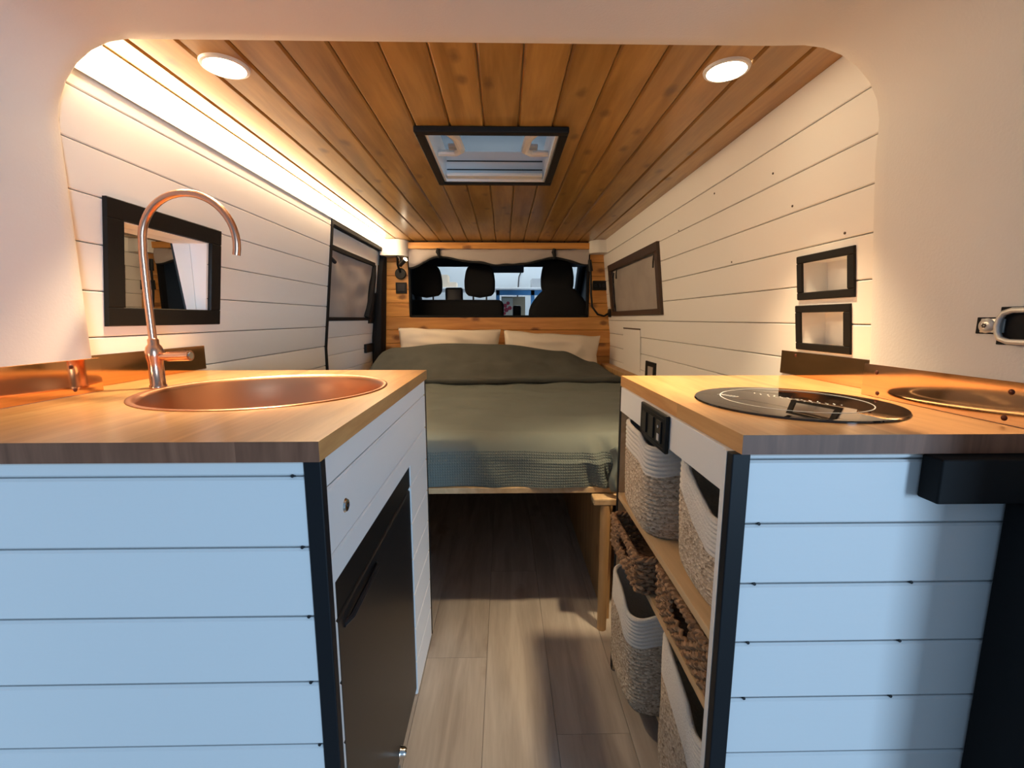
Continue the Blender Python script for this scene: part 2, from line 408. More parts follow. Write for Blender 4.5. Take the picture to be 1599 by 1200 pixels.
# small nail holes and knots along the seams of the right wall
for (y, z) in ((1.28, 1.43), (1.62, 1.468), (1.20, 1.325), (1.95, 1.405), (1.02, 1.224), (1.52, 1.222)):
    b = B(); b.lathe((wx(1, z, 0.0105), y, z), [(0.0, -0.001), (0.003, -0.001), (0.003, 0.002)], 8, 'x'); obj('nail_hole', b, 'brown_frame', wall_right)

# ---- front partition with the opening to the cab
OX0, OX1, OZ0, OZ1 = -0.70, 0.632, 1.047, 1.545
b = B()
for (a0, a1, z0, z1) in cells(C0 - 0.93, C0 + 0.93, -0.06, 1.64, [(OX0, OX1, OZ0, OZ1)]): b.box(a0, a1, YB + 0.0105, YB + 0.035, z0, z1)
wall_front = struct('wall_front', b, 'cab_dark')
boards(wall_front, 'wall_plank', [0.55 + 0.0995 * k for k in range(11)] , C0 - 0.89, C0 + 0.89, [(OX0, OX1, OZ0, OZ1 + 0.1)], lambda a, bb, t: (a, YB + 0.010 - t, bb), 'bulkhead_pine')
b = B()
for (x0, x1, z0, z1) in ((OX0 - 0.004, OX0 + 0.012, OZ0, OZ1), (OX1 - 0.012, OX1 + 0.004, OZ0, OZ1), (OX0, OX1, OZ0 - 0.004, OZ0 + 0.012)): b.box(x0, x1, YB - 0.004, YB + 0.05, z0, z1, 0.002)
obj('opening_edge_trim', b, 'black_rubber', wall_front)
# white boxed corners beside the beam
for s_, x0, x1 in ((-1, -0.875, -0.690), (1, 0.622, 0.76)):
    b = B(); ring = []
    for k in range(9):
        a = PI / 2 * k / 8; ring.append((x0 + 0.0 if s_ < 0 else x1, 0, 0))
    z0 = 1.478 if s_ < 0 else 1.50
    pts = [(x0, YB, z0), (x0, YB, CEIL)]
    R = 0.07
    if s_ < 0:
        ring = [(x0, YB - 0.002, 0), (x0, YB - 0.115, 0)] + [(x1 - R + R * math.sin(PI / 2 * k / 8), YB - 0.115 + R - R * math.cos(PI / 2 * k / 8), 0) for k in range(9)] + [(x1, YB - 0.002, 0)]
    else:
        ring = [(x1, YB - 0.002, 0), (x1, YB - 0.115, 0)] + [(x0 + R - R * math.sin(PI / 2 * k / 8), YB - 0.115 + R - R * math.cos(PI / 2 * k / 8), 0) for k in range(9)] + [(x0, YB - 0.002, 0)]
    b.prism([(p[0], p[1], z0) for p in ring], (0, 0, CEIL - 0.002 - z0)); obj('corner_box', b, 'white_soft', wall_front, True, 35)

# ---- smooth rear surround (rounded tunnel between the tailgate and the boards)
TX0, TX1, TZ = -0.868, 0.737, 1.562
def tun(s_, grow=0.0):
    """rounded profile from the left foot over the top to the right foot"""
    R = 0.16 + grow * 0.5; x0, x1, z1 = TX0 - grow, TX1 + grow, TZ + grow; pts = []
    L1 = z1 - R; arc = PI / 2 * R; top = (x1 - x0) - 2 * R; tot = 2 * L1 + 2 * arc + top; d = s_ * tot
    lean = 0.02
    if d < L1: x, z = x0, d
    elif d < L1 + arc: a = (d - L1) / R; x, z = x0 + R - R * math.cos(a), L1 + R * math.sin(a)
    elif d < L1 + arc + top: x, z = x0 + R + (d - L1 - arc), z1
    elif d < L1 + 2 * arc + top: a = (d - L1 - arc - top) / R; x, z = x1 - R + R * math.sin(a), L1 + R * math.cos(a)
    else: x, z = x1, L1 - (d - L1 - 2 * arc - top)
    return x, max(z, 0.0)
def tun_pt(u, v):
    # v 0 outer lip at the tailgate -> 0.9 inner lip at the boards -> 1 rolled back under the boards
    if v < 0.88:
        y = 0.25 + (0.945 - 0.25) * v / 0.88
        g = 0.02 * max(0, (0.40 - y) / 0.15) ** 2
    else:
        a = (v - 0.88) / 0.12; y = 0.945 + 0.012 * math.sin(a * PI / 2); g = 0.10 * a ** 2
    x, z = tun(u, g)
    sk_ = max(0, min(1, (x - (TX1 - 0.25)) / 0.25)); y -= (0.025 + 0.045 * max(0, min(1, (1.35 - z) / 0.4))) * sk_ * sk_ * (1 if y > 0.6 else 0.0) * max(0, min(1, (y - 0.6) / 0.3))
    return (x, y, z)
b = B(); b.grid(tun_pt, 120, 32)
surround = struct('wall_rear', b, 'panel_fabric', 'smooth pale cream rear surround with rounded corners framing the van interior', True)
md = surround.modifiers.new('solid', 'SOLIDIFY'); md.thickness = 0.004; md.offset = 0
# van body shell behind it
b = B(); b.box(C0 - 1.0, C0 + 1.0, 0.34, 1.0, 1.64, 1.68); b.box(C0 - 1.0, C0 - 0.945, 0.34, 3.45, -0.1, 1.68); b.box(C0 + 0.945, C0 + 1.0, 0.34, 3.45, -0.1, 1.68)
b.box(C0 - 1.0, C0 + 1.0, 0.34, 0.36, -0.25, -0.06)
for (x0, x1, z0, z1) in ((C0 - 1.0, TX0 - 0.024, -0.1, 1.68), (TX1 + 0.024, C0 + 1.0, -0.1, 1.68), (C0 - 1.0, C0 + 1.0, TZ + 0.024, 1.68)): b.box(x0, x1, 0.255, 0.36, z0, z1)
tag(obj('wall_body_shell', b, 'body_paint'), None, None, None, 'structure')

# ---- roof hatch
hatch = bpy.data.objects.new('window_1', None); COL.objects.link(hatch); hatch.location = ((HX0 + HX1) / 2, (HY0 + HY1) / 2, CEIL); tag(hatch, 'clear roof hatch with black frame and white handles in the pine ceiling', None, None, 'structure')
b = B(); F = 0.028
for (x0, x1, y0, y1) in ((HX0 - F, HX1 + F, HY0 - F, HY0), (HX0 - F, HX1 + F, HY1, HY1 + F), (HX0 - F, HX0, HY0, HY1), (HX1, HX1 + F, HY0, HY1)): b.box(x0, x1, y0, y1, CEIL - 0.018, CEIL - 0.0005, 0.003)
obj('frame', b, 'black_wood', hatch)
b = B(); T = 0.10
for (x0, x1, y0, y1) in ((HX0, HX1, HY0, HY0 + 0.008), (HX0, HX1, HY1 - 0.008, HY1), (HX0, HX0 + 0.008, HY0, HY1), (HX1 - 0.008, HX1, HY0, HY1)): b.box(x0, x1, y0, y1, CEIL - 0.012, CEIL + T)
obj('shaft', b, 'white_gloss', hatch)
for z in (0.030, 0.062):
    b = B(); b.box(HX0 + 0.01, HX1 - 0.01, HY1 - 0.0105, HY1 - 0.0085, CEIL + z, CEIL + z + 0.004); obj('blind_slot', b, 'cab_dark', hatch)
b = B(); b.box(HX0 + 0.012, HX1 - 0.012, HY1 - 0.05, HY1 - 0.01, CEIL - 0.004, CEIL + 0.010, 0.004); obj('blind_bar', b, 'white_soft', hatch)
b = B()
b.grid(lambda u, v: (HX0 - 0.01 + (HX1 - HX0 + 0.02) * u, HY0 - 0.01 + (HY1 - HY0 + 0.02) * v, CEIL + T + 0.05 * (min(1, 6 * min(u, 1 - u)) * min(1, 6 * min(v, 1 - v))) ** 0.5), 20, 20)
obj('dome_pane', b, 'acrylic', hatch, True)
for sx in (-1, 1):
    xe = HX0 + 0.03 if sx < 0 else HX1 - 0.03
    b = B(); z = CEIL + 0.012; k = -sx
    b.tube([(xe - k * 0.02, HY0 + 0.03, z), (xe + k * 0.035, HY0 + 0.045, z), (xe + k * 0.055, HY0 + 0.09, z), (xe + k * 0.062, HY0 + 0.19, z), (xe + k * 0.040, HY0 + 0.222, z), (xe - k * 0.02, HY0 + 0.225, z)], [0.012, 0.013, 0.014, 0.014, 0.012, 0.010], 8)
    h = obj('handle', b, 'white_soft', hatch, True)
    b = B()
    for q in range(3): b.box(min(xe - sx * 0.02, xe + k * 0.06), max(xe - sx * 0.02, xe + k * 0.06), HY0 + 0.165 + q * 0.014, HY0 + 0.172 + q * 0.014, z, z + 0.01, 0.002)
    obj('latch', b, 'grey_plastic', h)

# ---- window on the right wall: brown frame, grey blackout fabric
def wall_frame(parent, side, y0, y1, z0, z1, w, mat, th=0.012, base=0.010, name='frame', w_b=None):
    """four frame bars lying on the leaning wall, mitred ends left square"""
    f = lambda a, bb, t: (wx(side, bb, base + t), a, bb)
    wb = w if w_b is None else w_b
    for (a0, a1, c0, c1) in ((y0, y1, z1 - w, z1), (y0, y1, z0, z0 + wb), (y0, y0 + w, z0 + wb, z1 - w), (y1 - w, y1, z0 + wb, z1 - w)):
        b = B(); plank(b, a0, a1, c0, c1, True, True, f, th, 0.002); obj(name + '_bar', b, mat, parent)
win = bpy.data.objects.new('window_2', None); COL.objects.link(win); win.location = (wx(1, 1.06), 2.7, 1.055); tag(win, 'brown framed side window filled with a grey fabric blackout panel', None, None, 'structure')
wall_frame(win, 1, 2.19, 3.20, 1.053, 1.402, 0.042, 'brown_frame', 0.016, w_b=0.03)
b = B(); b.grid(lambda u, v: (wx(1, 1.067 + 0.320 * v, -0.004 + 0.010 * mnoise.noise((u * 5, v * 4, 3))), 2.206 + 0.978 * u, 1.067 + 0.320 * v), 30, 16); obj('blackout_panel', b, 'blind_fabric', win, True)
for (y, z) in ((3.06, 1.33), (2.25, 1.34), (2.98, 1.35)):
    b = B(); b.tube([(wx(1, z, 0.02), y, z + 0.01), (wx(1, z, 0.024), y - 0.004, z - 0.025), (wx(1, z, 0.02), y + 0.006, z - 0.055)], 0.004, 6); obj('pull_tab', b, 'black_cloth', win, True)

# ---- sliding door side on the left wall
door = bpy.data.objects.new('door_1', None); COL.objects.link(door); door.location = (wx(-1, 0.6), 2.85, 0.0); tag(door, 'white side door with black seal and grey fabric covered window', None, None, 'structure')
f = lambda a, bb, t: (wx(-1, bb, t), a, bb)
b = B(); plank(b, 2.328, 2.352, 0.02, 0.88, True, False, f, 0.016, 0.003); plank(b, 2.328, 2.352, 0.88, 1.53, False, True, f, 0.016, 0.003); obj('rear_seal', b, 'black_rubber', door)
b = B(); plank(b, 2.352, 3.30, 1.505, 1.53, True, True, f, 0.016, 0.003); obj('top_seal', b, 'black_rubber', door)
def skin_y(y): return 0.03 * ((y - 2.35) / 1.0) ** 2
f2 = lambda a, bb, t: (wx(-1, bb, t - 0.028), a, bb)
b = B(); plank(b, 2.352, 3.30, 1.415, 1.505, False, False, f2, 0.012); obj('window_head_panel', b, 'white_soft', door)
b = B(); plank(b, 2.352, 3.19, 1.392, 1.418, True, True, f2, 0.020, 0.003); obj('window_top_trim', b, 'black_rubber', door)
b = B(); plank(b, 3.20, 3.27, 1.20, 1.415, False, False, f2, 0.014); obj('window_side_panel', b, 'white_soft', door)
b = B(); b.grid(lambda u, v: (wx(-1, 1.04 + 0.36 * v, -0.022 + 0.012 * mnoise.noise((u * 4, v * 4, 9))), 2.352 + 0.83 * u, 1.04 + 0.36 * v), 30, 16); obj('blackout_panel', b, 'blind_fabric', door, True)
b = B(); b.tube([f2(3.185, 1.40, 0.012), f2(3.17, 1.32, 0.018), f2(3.12, 1.15, 0.02), f2(3.08, 1.04, 0.012)], [0.016, 0.02, 0.028, 0.034], 8); obj('window_side_trim', b, 'black_rubber', door, True)
b = B(); plank(b, 3.12, 3.28, 1.0, 1.215, True, True, f2, 0.024, 0.006); obj('latch_cover', b, 'black_plastic', door)
b = B(); plank(b, 2.352, 3.15, 1.022, 1.042, True, True, f2, 0.022, 0.003); obj('window_sill', b, 'black_rubber', door)
b = B(); b.tube([f2(2.37, 1.352, 0.02), f2(2.45, 1.332, 0.022)], 0.010, 8); obj('pull_tab', b, 'black_cloth', door, True)
for z0, z1 in ((0.30, 0.41), (0.41, 0.52), (0.52, 0.625), (0.625, 0.73), (0.73, 0.832), (0.832, 0.93), (0.93, 1.022)):
    b = B(); plank(b, 2.352, 3.24, z0 + 0.0008, z1 - 0.0008, True, True, f2, 0.016, 0.002); obj('door_plank', b, 'wall_paint', door)
b = B(); pts = [(3.30, 1.53), (3.355, 1.53), (3.345, 0.05), (3.19, 0.05), (3.235, 0.9), (3.27, 1.35)]
b.poly([f(p[0], p[1], -0.01) for p in pts] + [f(p[0], p[1], 0.020) for p in pts], [tuple(range(6)), tuple(range(6, 12))] + [(i, (i + 1) % 6, 6 + (i + 1) % 6, 6 + i) for i in range(6)])
obj('front_seal', b, 'black_rubber', door)
b = B(); plank(b, 3.05, 3.22, 0.80, 0.86, True, True, f2, 0.035, 0.004); obj('door_catch', b, 'black_plastic', door)
b = B(); f3 = lambda a, bb, t: (wx(-1, bb, t - 0.060), a, bb); plank(b, 2.34, 3.40, 0.0, 0.88, False, False, f3, 0.02); plank(b, 2.34, 3.40, 0.88, 1.56, False, False, f3, 0.02); obj('outer_skin', b, 'body_paint', door)

# ------------------------------------------------------------------ cab beyond the partition
b = B(); cz = -0.06
b.box(C0 - 0.95, C0 + 0.95, 3.40, 5.1, -0.12, -0.06)                       # floor
tag(obj('floor_cab', b, 'cab_dark'), None, None, None, 'structure')
b = B(); b.box(C0 - 0.95, C0 + 0.95, 3.395, 4.62, 1.66, 1.70); b.prism([(C0 - 0.95, 4.42, 1.66), (C0 - 0.95, 4.62, 1.59), (C0 - 0.95, 4.66, 1.62), (C0 - 0.95, 4.45, 1.70)], (1.9, 0, 0))
b.box(C0 - 0.90, C0 + 0.90, 4.57, 4.63, 1.552, 1.665, 0.01); tag(obj('ceiling_cab', b, 'cab_dark'), None, None, None, 'structure')
for s_, nm in ((-1, 'door_2'), (1, 'door_3')):
    b = B()
    hole = [(4.02, 4.50, 1.18, 1.56)]
    for (a0, a1, z0, z1) in cells(3.40, 5.1, -0.12, 1.70, hole):
        x0 = C0 + s_ * 0.90; b.box(min(x0, x0 + s_ * 0.05), max(x0, x0 + s_ * 0.05), a0, a1, z0, z1)
    d = tag(obj(nm, b, 'cab_dark'), None, None, None, 'structure')
    b = B(); x0 = C0 + s_ * 0.925; b.box(x0 - 0.002, x0 + 0.002, 4.015, 4.505, 1.175, 1.565); obj('side_pane', b, 'windscreen_glass', d)
b = B()
b.prism([(C0 - 0.90, 4.64, 1.03), (C0 - 0.90, 5.25, 0.98), (C0 - 0.90, 5.25, -0.1), (C0 - 0.90, 4.9, -0.1), (C0 - 0.90, 4.7, 0.6)], (1.8, 0, 0))
dash = tag(obj('dashboard', b, 'cab_dark'), 'dark dashboard under the windscreen ahead of the cab seats', 'dashboard')
b = B()
b.poly([(C0 - 0.90, 5.28, 0.97), (C0 + 0.90, 5.28, 0.97), (C0 + 0.86, 4.64, 1.60), (C0 - 0.86, 4.64, 1.60)], [(0, 1, 2, 3)])
ws = tag(obj('window_3', b, 'windscreen_glass'), 'clear windscreen of the cab', None, None, 'structure')
for s_ in (-1, 1):
    b = B(); b.tube([(C0 + s_ * 0.90, 5.3, 0.95), (C0 + s_ * 0.87, 4.62, 1.62)], 0.05, 8); obj('windscreen_pillar', b, 'cab_dark', ws)
for x0, x1, z0, lab in ((-0.62, -0.15, 1.505, 'left'), (0.10, 0.22, 1.52, '')):
    pass
b = B(); b.box(-0.16, 0.20, 4.52, 4.545, 1.485, 1.60, 0.012); tag(obj('sun_visor', b, 'visor_blue', None, True), 'dark blue grey sun visor hanging at the windscreen top', 'sun visor')

def rbox(x0, x1, y0, y1, z0, z1, r, xf=None, seg=4):
    b = B(); b.box(x0, x1, y0, y1, z0, z1, r, seg, xf); return b
# double passenger bench and driver seat
bench = thing('passenger_bench', (-0.42, 3.80, 0.0), 'black cloth double passenger seat with two tall headrests behind the cab opening', 'seat')
obj('backrest', rbox(-0.83, 0.00, 3.72, 3.88, 0.45, 1.19, 0.05), 'black_cloth', bench, True)
obj('cushion', rbox(-0.83, 0.00, 3.85, 4.35, 0.30, 0.48, 0.05), 'black_cloth', bench, True)
obj('seat_base', rbox(-0.78, -0.05, 3.85, 4.30, -0.058, 0.31, 0.02), 'cab_dark', bench)
def headrest(parent, xc, w, y, z0, z1, post=True):
    b = B()
    def fn(u, v):
        a = 2 * PI * u; zz = -1 + 2 * v; r = (1 - abs(zz) ** 5) ** 0.4; taper = 1.0 - 0.16 * max(0, zz)
        sx = abs(math.cos(a)) ** 0.45 * (1 if math.cos(a) > 0 else -1); sy = abs(math.sin(a)) ** 0.6 * (1 if math.sin(a) > 0 else -1)
        return (xc + sx * w / 2 * r * taper, y + sy * 0.055 * r, (z0 + z1) / 2 + zz * (z1 - z0) / 2)
    b.grid(fn, 32, 16, None, True); h = obj('headrest', b, 'black_cloth', parent, True, 70)
    if post:
        for dx in (-0.055, 0.055):
            b = B(); b.cyl((xc + dx, y, z0 - 0.06), (xc + dx, y, z0 + 0.03), 0.007, None, 8); obj('headrest_post', b, 'dark_metal', h)
headrest(bench, -0.645, 0.265, 3.78, 1.205, 1.485); headrest(bench, -0.200, 0.255, 3.78, 1.205, 1.485)
console = thing('folding_tray', (-0.42, 3.95, 1.17), 'small dark tray back between the two passenger headrests', 'tray')
console.location.z = 0.0
obj('tray_back', rbox(-0.507, -0.355, 3.90, 3.96, 0.485, 1.30, 0.02), 'grey_dark' if 'grey_dark' in M else 'dark_metal', console, True)
drv = thing('driver_seat', (0.46, 3.80, 0.0), 'black cloth driver seat with broad shoulders on the right of the cab', 'seat')
b = B()
def drvfn(u, v):
    a = 2 * PI * u; z = 0.45 + v * 0.83; t = (z - 0.45) / 0.83
    w = 0.255 * (1.0 if t < 0.75 else math.cos((t - 0.75) / 0.25 * 1.05)) + 0.0
    sx = abs(math.cos(a)) ** 0.4 * (1 if math.cos(a) > 0 else -1); sy = abs(math.sin(a)) ** 0.5 * (1 if math.sin(a) > 0 else -1)
    return (0.465 + sx * w, 3.80 + sy * 0.08, z)
b.grid(drvfn, 40, 24, None, True); obj('backrest', b, 'black_cloth', drv, True, 70)
obj('cushion', rbox(0.20, 0.73, 3.86, 4.38, 0.30, 0.48, 0.05), 'black_cloth', drv, True)
obj('seat_base', rbox(0.24, 0.70, 3.88, 4.30, -0.058, 0.31, 0.02), 'cab_dark', drv)
headrest(drv, 0.445, 0.275, 3.78, 1.23, 1.52)
# phone holder / bottle standing by the handbrake
b = B(); b.box(0.085, 0.165, 4.30, 4.35, 1.0, 1.16, 0.02, 3); b.box(0.11, 0.14, 4.31, 4.34, -0.058, 1.01)
tag(obj('gear_console', b, 'cab_dark', None, True), 'dark upright console with rounded top beside the driver seat', 'console')

# ------------------------------------------------------------------ workshop seen through the windscreen
b = B(); b.box(-9, 9, -8, 9.2, -0.75, -0.70); tag(obj('floor_workshop', b, 'concrete'), None, None, None, 'structure')
b = B(); b.box(-6, 6, 9.0, 9.1, -0.70, 3.6); gw = tag(obj('wall_workshop', b, 'garage_paint'), None, None, None, 'structure')
rack = thing('storage_bench', (0.4, 7.6, -0.70), 'blue framed storage bench with white top seen through the windscreen', 'bench')
b = B(); b.box(-2.2, 2.2, 7.45, 8.2, 1.50, 1.545, 0.01); obj('top', b, 'white_gloss', rack)
for x in (-0.10, 0.48, 0.87):
    b = B(); b.box(x - 0.03, x + 0.03, 7.5, 7.56, -0.70, 1.50); obj('upright', b, 'blue_paint', rack)
b = B(); b.box(-0.13, 0.90, 7.5, 7.53, 1.42, 1.50); obj('front_rail', b, 'blue_paint', rack)
b = B(); b.box(-2.2, 2.2, 7.5, 8.2, 0.98, 1.0); obj('lower_shelf', b, 'white_gloss', rack)
bx = thing('cardboard_box', (0.12, 7.7, 1.0), 'cardboard box with a red floral print on the lower shelf', 'box')
b = B(); b.box(-0.04, 0.36, 7.58, 7.95, 1.001, 1.40, 0.004); obj('carton', b, 'cardboard', bx)
b = B(); b.box(-0.03, 0.15, 7.574, 7.579, 1.04, 1.38); lab_ = obj('printed_panel', b, 'print_cream', bx)
b = B()
for (x, z, r) in ((0.02, 1.25, 0.035), (0.07, 1.29, 0.03), (0.04, 1.18, 0.04), (0.10, 1.21, 0.035), (0.01, 1.12, 0.025)): b.lathe((x, 7.572, z), [(0.0, 0), (r, 0), (r, 0.001)], 10, 'y')
obj('flower_print', b, 'print_red', lab_)
b = B(); b.box(0.47, 0.95, 7.6, 7.95, 1.546, 1.70, 0.004); tag(obj('storage_box', b, 'grey_plastic'), 'pale grey box resting on the white bench top outside', 'box')
b = B(); b.box(-1.05, -0.94, 7.6, 7.9, 1.546, 1.76, 0.004); b.box(-0.945, -0.80, 7.62, 7.88, 1.546, 1.64, 0.004); tag(obj('paper_carton', b, 'print_cream'), 'small pale carton on the bench top beyond the passenger headrests', 'box')
b = B(); b.tube([(0.43, 8.99, 2.6), (0.40, 8.99, 2.1), (0.30, 8.985, 1.85), (0.25, 8.985, 1.2)], 0.012, 6); tag(obj('hanging_cable', b, 'cab_dark', None, True), 'dark cable hanging in front of the pale workshop wall', 'cable')

# ------------------------------------------------------------------ curtain roll and beam over the cab opening
b = B(); b.box(-0.697, 0.625, YB - 0.045, YB - 0.001, 1.534, CEIL - 0.012, 0.003)
tag(obj('trim_1', b, 'bulkhead_pine'), 'pale pine beam above the rolled curtain', None, None, 'structure')
cur = thing('rolled_curtain', (-0.04, YB - 0.03, 1.42), 'grey fabric curtain rolled up under the pine beam with two black straps', 'curtain')
b = B()
def low(x):
    t = (x + 0.69) / 1.31
    pts = [(0, 1.405), (0.165, 1.488), (0.36, 1.452), (0.5, 1.430), (0.62, 1.437), (0.81, 1.482), (1.0, 1.432)]
    for (a, p), (c, q) in zip(pts, pts[1:]):
        if t <= c: s_ = (t - a) / (c - a); s_ = s_ * s_ * (3 - 2 * s_); return p + (q - p) * s_
    return pts[-1][1]
def cur_fn(u, v):
    x = -0.69 + 1.31 * u; lo = low(x) - 0.004; top = 1.533; r = (top - lo) / 2; a = 2 * PI * v
    n = 0.006 * mnoise.noise((x * 14, math.cos(a) * 1.5, math.sin(a) * 1.5))
    return (x, YB - 0.022 - (0.018 + n) * math.sin(a), lo + r + (r + n) * math.cos(a) * 1.0)
b.grid(cur_fn, 90, 20); obj('fabric', b, 'curtain_fabric', cur, True)
b = B()
def edge_fn(u, v):
    x = -0.69 + 1.31 * u; a = 2 * PI * v; lo = low(x)
    return (x, YB - 0.020 + 0.008 * math.sin(a), lo - 0.006 + 0.010 * math.cos(a))
b.grid(edge_fn, 60, 8); obj('hem', b, 'black_cloth', cur, True)
for x in (-0.472, 0.367):
    b = B(); lo = low(x)
    b.tube([(x, YB - 0.05, 1.535), (x - 0.004, YB - 0.047, 1.51), (x + 0.003, YB - 0.046, lo), (x, YB - 0.020, lo - 0.012)], [0.012, 0.016, 0.011, 0.010], 8); obj('strap', b, 'black_cloth', cur, True)

# reading lamps and switches on the partition
rl = thing('reading_lamp', (-0.757, YB - 0.001, 1.36), 'lit black gooseneck reading lamp left of the cab opening', 'lamp', None)
b = B(); b.lathe((-0.757, YB - 0.022, 1.36), [(0.0, 0), (0.036, 0), (0.040, 0.004), (0.040, 0.021), (0.0, 0.021)], 24, 'y'); obj('base', b, 'black_plastic', rl, True)
b = B(); b.tube([(-0.757, YB - 0.02, 1.37), (-0.765, YB - 0.06, 1.42), (-0.755, YB - 0.10, 1.475), (-0.735, YB - 0.12, 1.46), (-0.725, YB - 0.12, 1.425)], 0.009, 8); obj('gooseneck', b, 'black_plastic', rl, True)
b = B(); b.cyl((-0.735, YB - 0.12, 1.405), (-0.692, YB - 0.14, 1.445), 0.013, 0.016, 14); hd = obj('lamp_head', b, 'black_plastic', rl, True)
b = B(); b.tube([(-0.692, YB - 0.14, 1.445), (-0.690, YB - 0.141, 1.447), (-0.686, YB - 0.143, 1.451)], [0.015, 0.015, 0.008], 12); obj('bulb', b, 'reading_lens', hd, True)
sw = thing('wall_switch', (-0.757, YB - 0.001, 1.26), 'square black wall switch below the lit reading lamp', 'switch')
obj('plate', rbox(-0.797, -0.717, YB - 0.010, YB, 1.218, 1.298, 0.003), 'black_plastic', sw)
obj('rocker', rbox(-0.785, -0.729, YB - 0.014, YB - 0.009, 1.232, 1.284, 0.002), 'dark_metal', sw)
rr = thing('flexible_reading_lamp', (0.800, 3.28, 1.07), 'unlit black flexible reading lamp curving beside the right window corner', 'lamp')
b = B(); b.lathe((0.768, 3.285, 1.075), [(0.0, -0.002), (0.030, 0), (0.032, 0.03), (0.0, 0.032)], 20, 'x'); obj('base', b, 'black_plastic', rr, True)
b = B(); b.tube([(0.766, 3.285, 1.07), (0.735, 3.283, 1.052), (0.690, 3.29, 1.065), (0.650, 3.30, 1.12), (0.640, 3.305, 1.22), (0.637, 3.305, 1.32), (0.632, 3.30, 1.38)], 0.0075, 8); obj('flexible_arm', b, 'black_plastic', rr, True)
b = B(); b.cyl((0.633, 3.30, 1.375), (0.622, 3.295, 1.455), 0.017, 0.012, 14); obj('lamp_head', b, 'black_plastic', rr, True)
sp = thing('socket_panel', (0.71, YB - 0.001, 1.27), 'rectangular black socket panel on the wood right of the cab opening', 'socket')
obj('plate', rbox(0.658, 0.765, YB - 0.012, YB, 1.243, 1.312, 0.004), 'black_plastic', sp)
for x in (0.682, 0.712, 0.742):
    b = B(); b.lathe((x, YB - 0.016, 1.277), [(0.0, 0), (0.011, 0), (0.012, 0.005)], 14, 'y'); obj('socket_insert', b, 'dark_metal', sp, True)

# ------------------------------------------------------------------ ceiling lights
led = thing('led_strip_light', (-0.83, 2.1, CEIL - 0.02), 'long glowing LED strip along the left edge of the pine ceiling', 'strip light')
y0, y1 = 0.97, 3.205
LX, LZ, LR = wx(-1, 1.575, 0.0115), CEIL - 0.001, 0.046       # quarter-round diffuser tucked into the corner
prof_ = [(0.003, -0.056), (0.017, -0.047), (0.026, -0.035), (0.030, -0.021), (0.030, -0.005)]     # bowed face turned into the room
b = B(); b.prism([(LX, y0, LZ), (LX, y0, LZ - 0.060), (LX + 0.002, y0, LZ - 0.060), (LX + 0.002, y0, LZ - 0.003), (LX + 0.034, y0, LZ - 0.003), (LX + 0.034, y0, LZ)], (0, y1 - y0, 0)); obj('profile', b, 'steel_white', led)
b = B(); b.prism([(LX + p[0], y0, LZ + p[1]) for p in prof_] + [(LX + 0.003, y0, LZ - 0.005)], (0, y1 - y0, 0)); obj('diffuser', b, 'led_diffuser', led, True, 50)
for x, y, lab in ((-0.618, 1.088, 'glowing round recessed spotlight beside the LED strip'), (0.503, 1.082, 'glowing round recessed spotlight near the right white wall')):
    t = thing('ceiling_spotlight', (x, y, CEIL), lab, 'ceiling light', 'ceiling spotlights')
    b = B(); b.lathe((x, y, CEIL), [(0.041, -0.001), (0.042, -0.006), (0.048, -0.005), (0.050, 0.0), (0.041, 0.0)], 32); obj('bezel', b, 'white_gloss', t, True)
    b = B(); b.lathe((x, y, CEIL), [(0.0, -0.0065), (0.02, -0.0065), (0.0405, -0.0055), (0.0405, -0.0005), (0.0, -0.0005)], 32); obj('lens', b, 'spot_lens', t, True)
    ld = bpy.data.lights.new('spot_glow', 'SPOT'); ld.energy = SPOT_W; ld.color = (1.0, 0.76, 0.46); ld.spot_size = math.radians(78); ld.spot_blend = 0.75; ld.shadow_soft_size = 0.03
    lo_ = bpy.data.objects.new('spot_glow', ld); COL.objects.link(lo_); lo_.parent = t; lo_.location = (0, 0, -0.012)

# ------------------------------------------------------------------ worktops of glued staves
ZT, ZW = 0.88, 0.853
def worktop(name, label, xs, y_of, hole, loc):
    t = thing(name, loc, label, 'worktop')
    cx, cy, r = hole
    for x0, x1 in zip(xs, xs[1:]):
        x0, x1 = sorted((x0, x1)); ya, yb = y_of((x0 + x1) / 2)
        n = 14 if not (x1 <= cx - r or x0 >= cx + r) else 1
        def seg(lo, hi, xa, xb):
            b = B(); pts = []; fs = []
            m = len(xa)
            for x, l, h in zip(xa, lo, hi): pts += [(x, l, ZW), (x, h, ZW), (x, h, ZT), (x, l, ZT)]
            for i in range(m - 1):
                a, c = 4 * i, 4 * i + 4
                fs += [(a, a + 1, c + 1, c), (a + 1, a + 2, c + 2, c + 1), (a + 2, a + 3, c + 3, c + 2), (a + 3, a, c, c + 3)]
            fs += [(0, 1, 2, 3), (4 * m - 4, 4 * m - 3, 4 * m - 2, 4 * m - 1)]
            o = obj('stave', b.poly(pts, fs), 'worktop_wood', t); o.data.materials.append(M['worktop_endgrain'])
            for pl in o.data.polygons:
                if pl.normal.y < -0.9 and abs(pl.center.y - ya) < 1e-4: pl.material_index = 1
        if n == 1:
            seg([ya, ya], [yb, yb], [x0, x1], None); continue
        # columns across the stave, cut by the round opening
        cols = sorted({x0, x1, *[x0 + (x1 - x0) * k / n for k in range(n + 1)], *[q for q in (cx - r, cx + r) if x0 < q < x1]})
        hlf = [math.sqrt(max(0, r * r - (x - cx) ** 2)) for x in cols]
        if all(cy + h <= yb for h in hlf) :
            seg([ya] * len(cols), [cy - h for h in hlf], cols, None)
            seg([cy + h for h in hlf], [yb] * len(cols), cols, None)
    return t
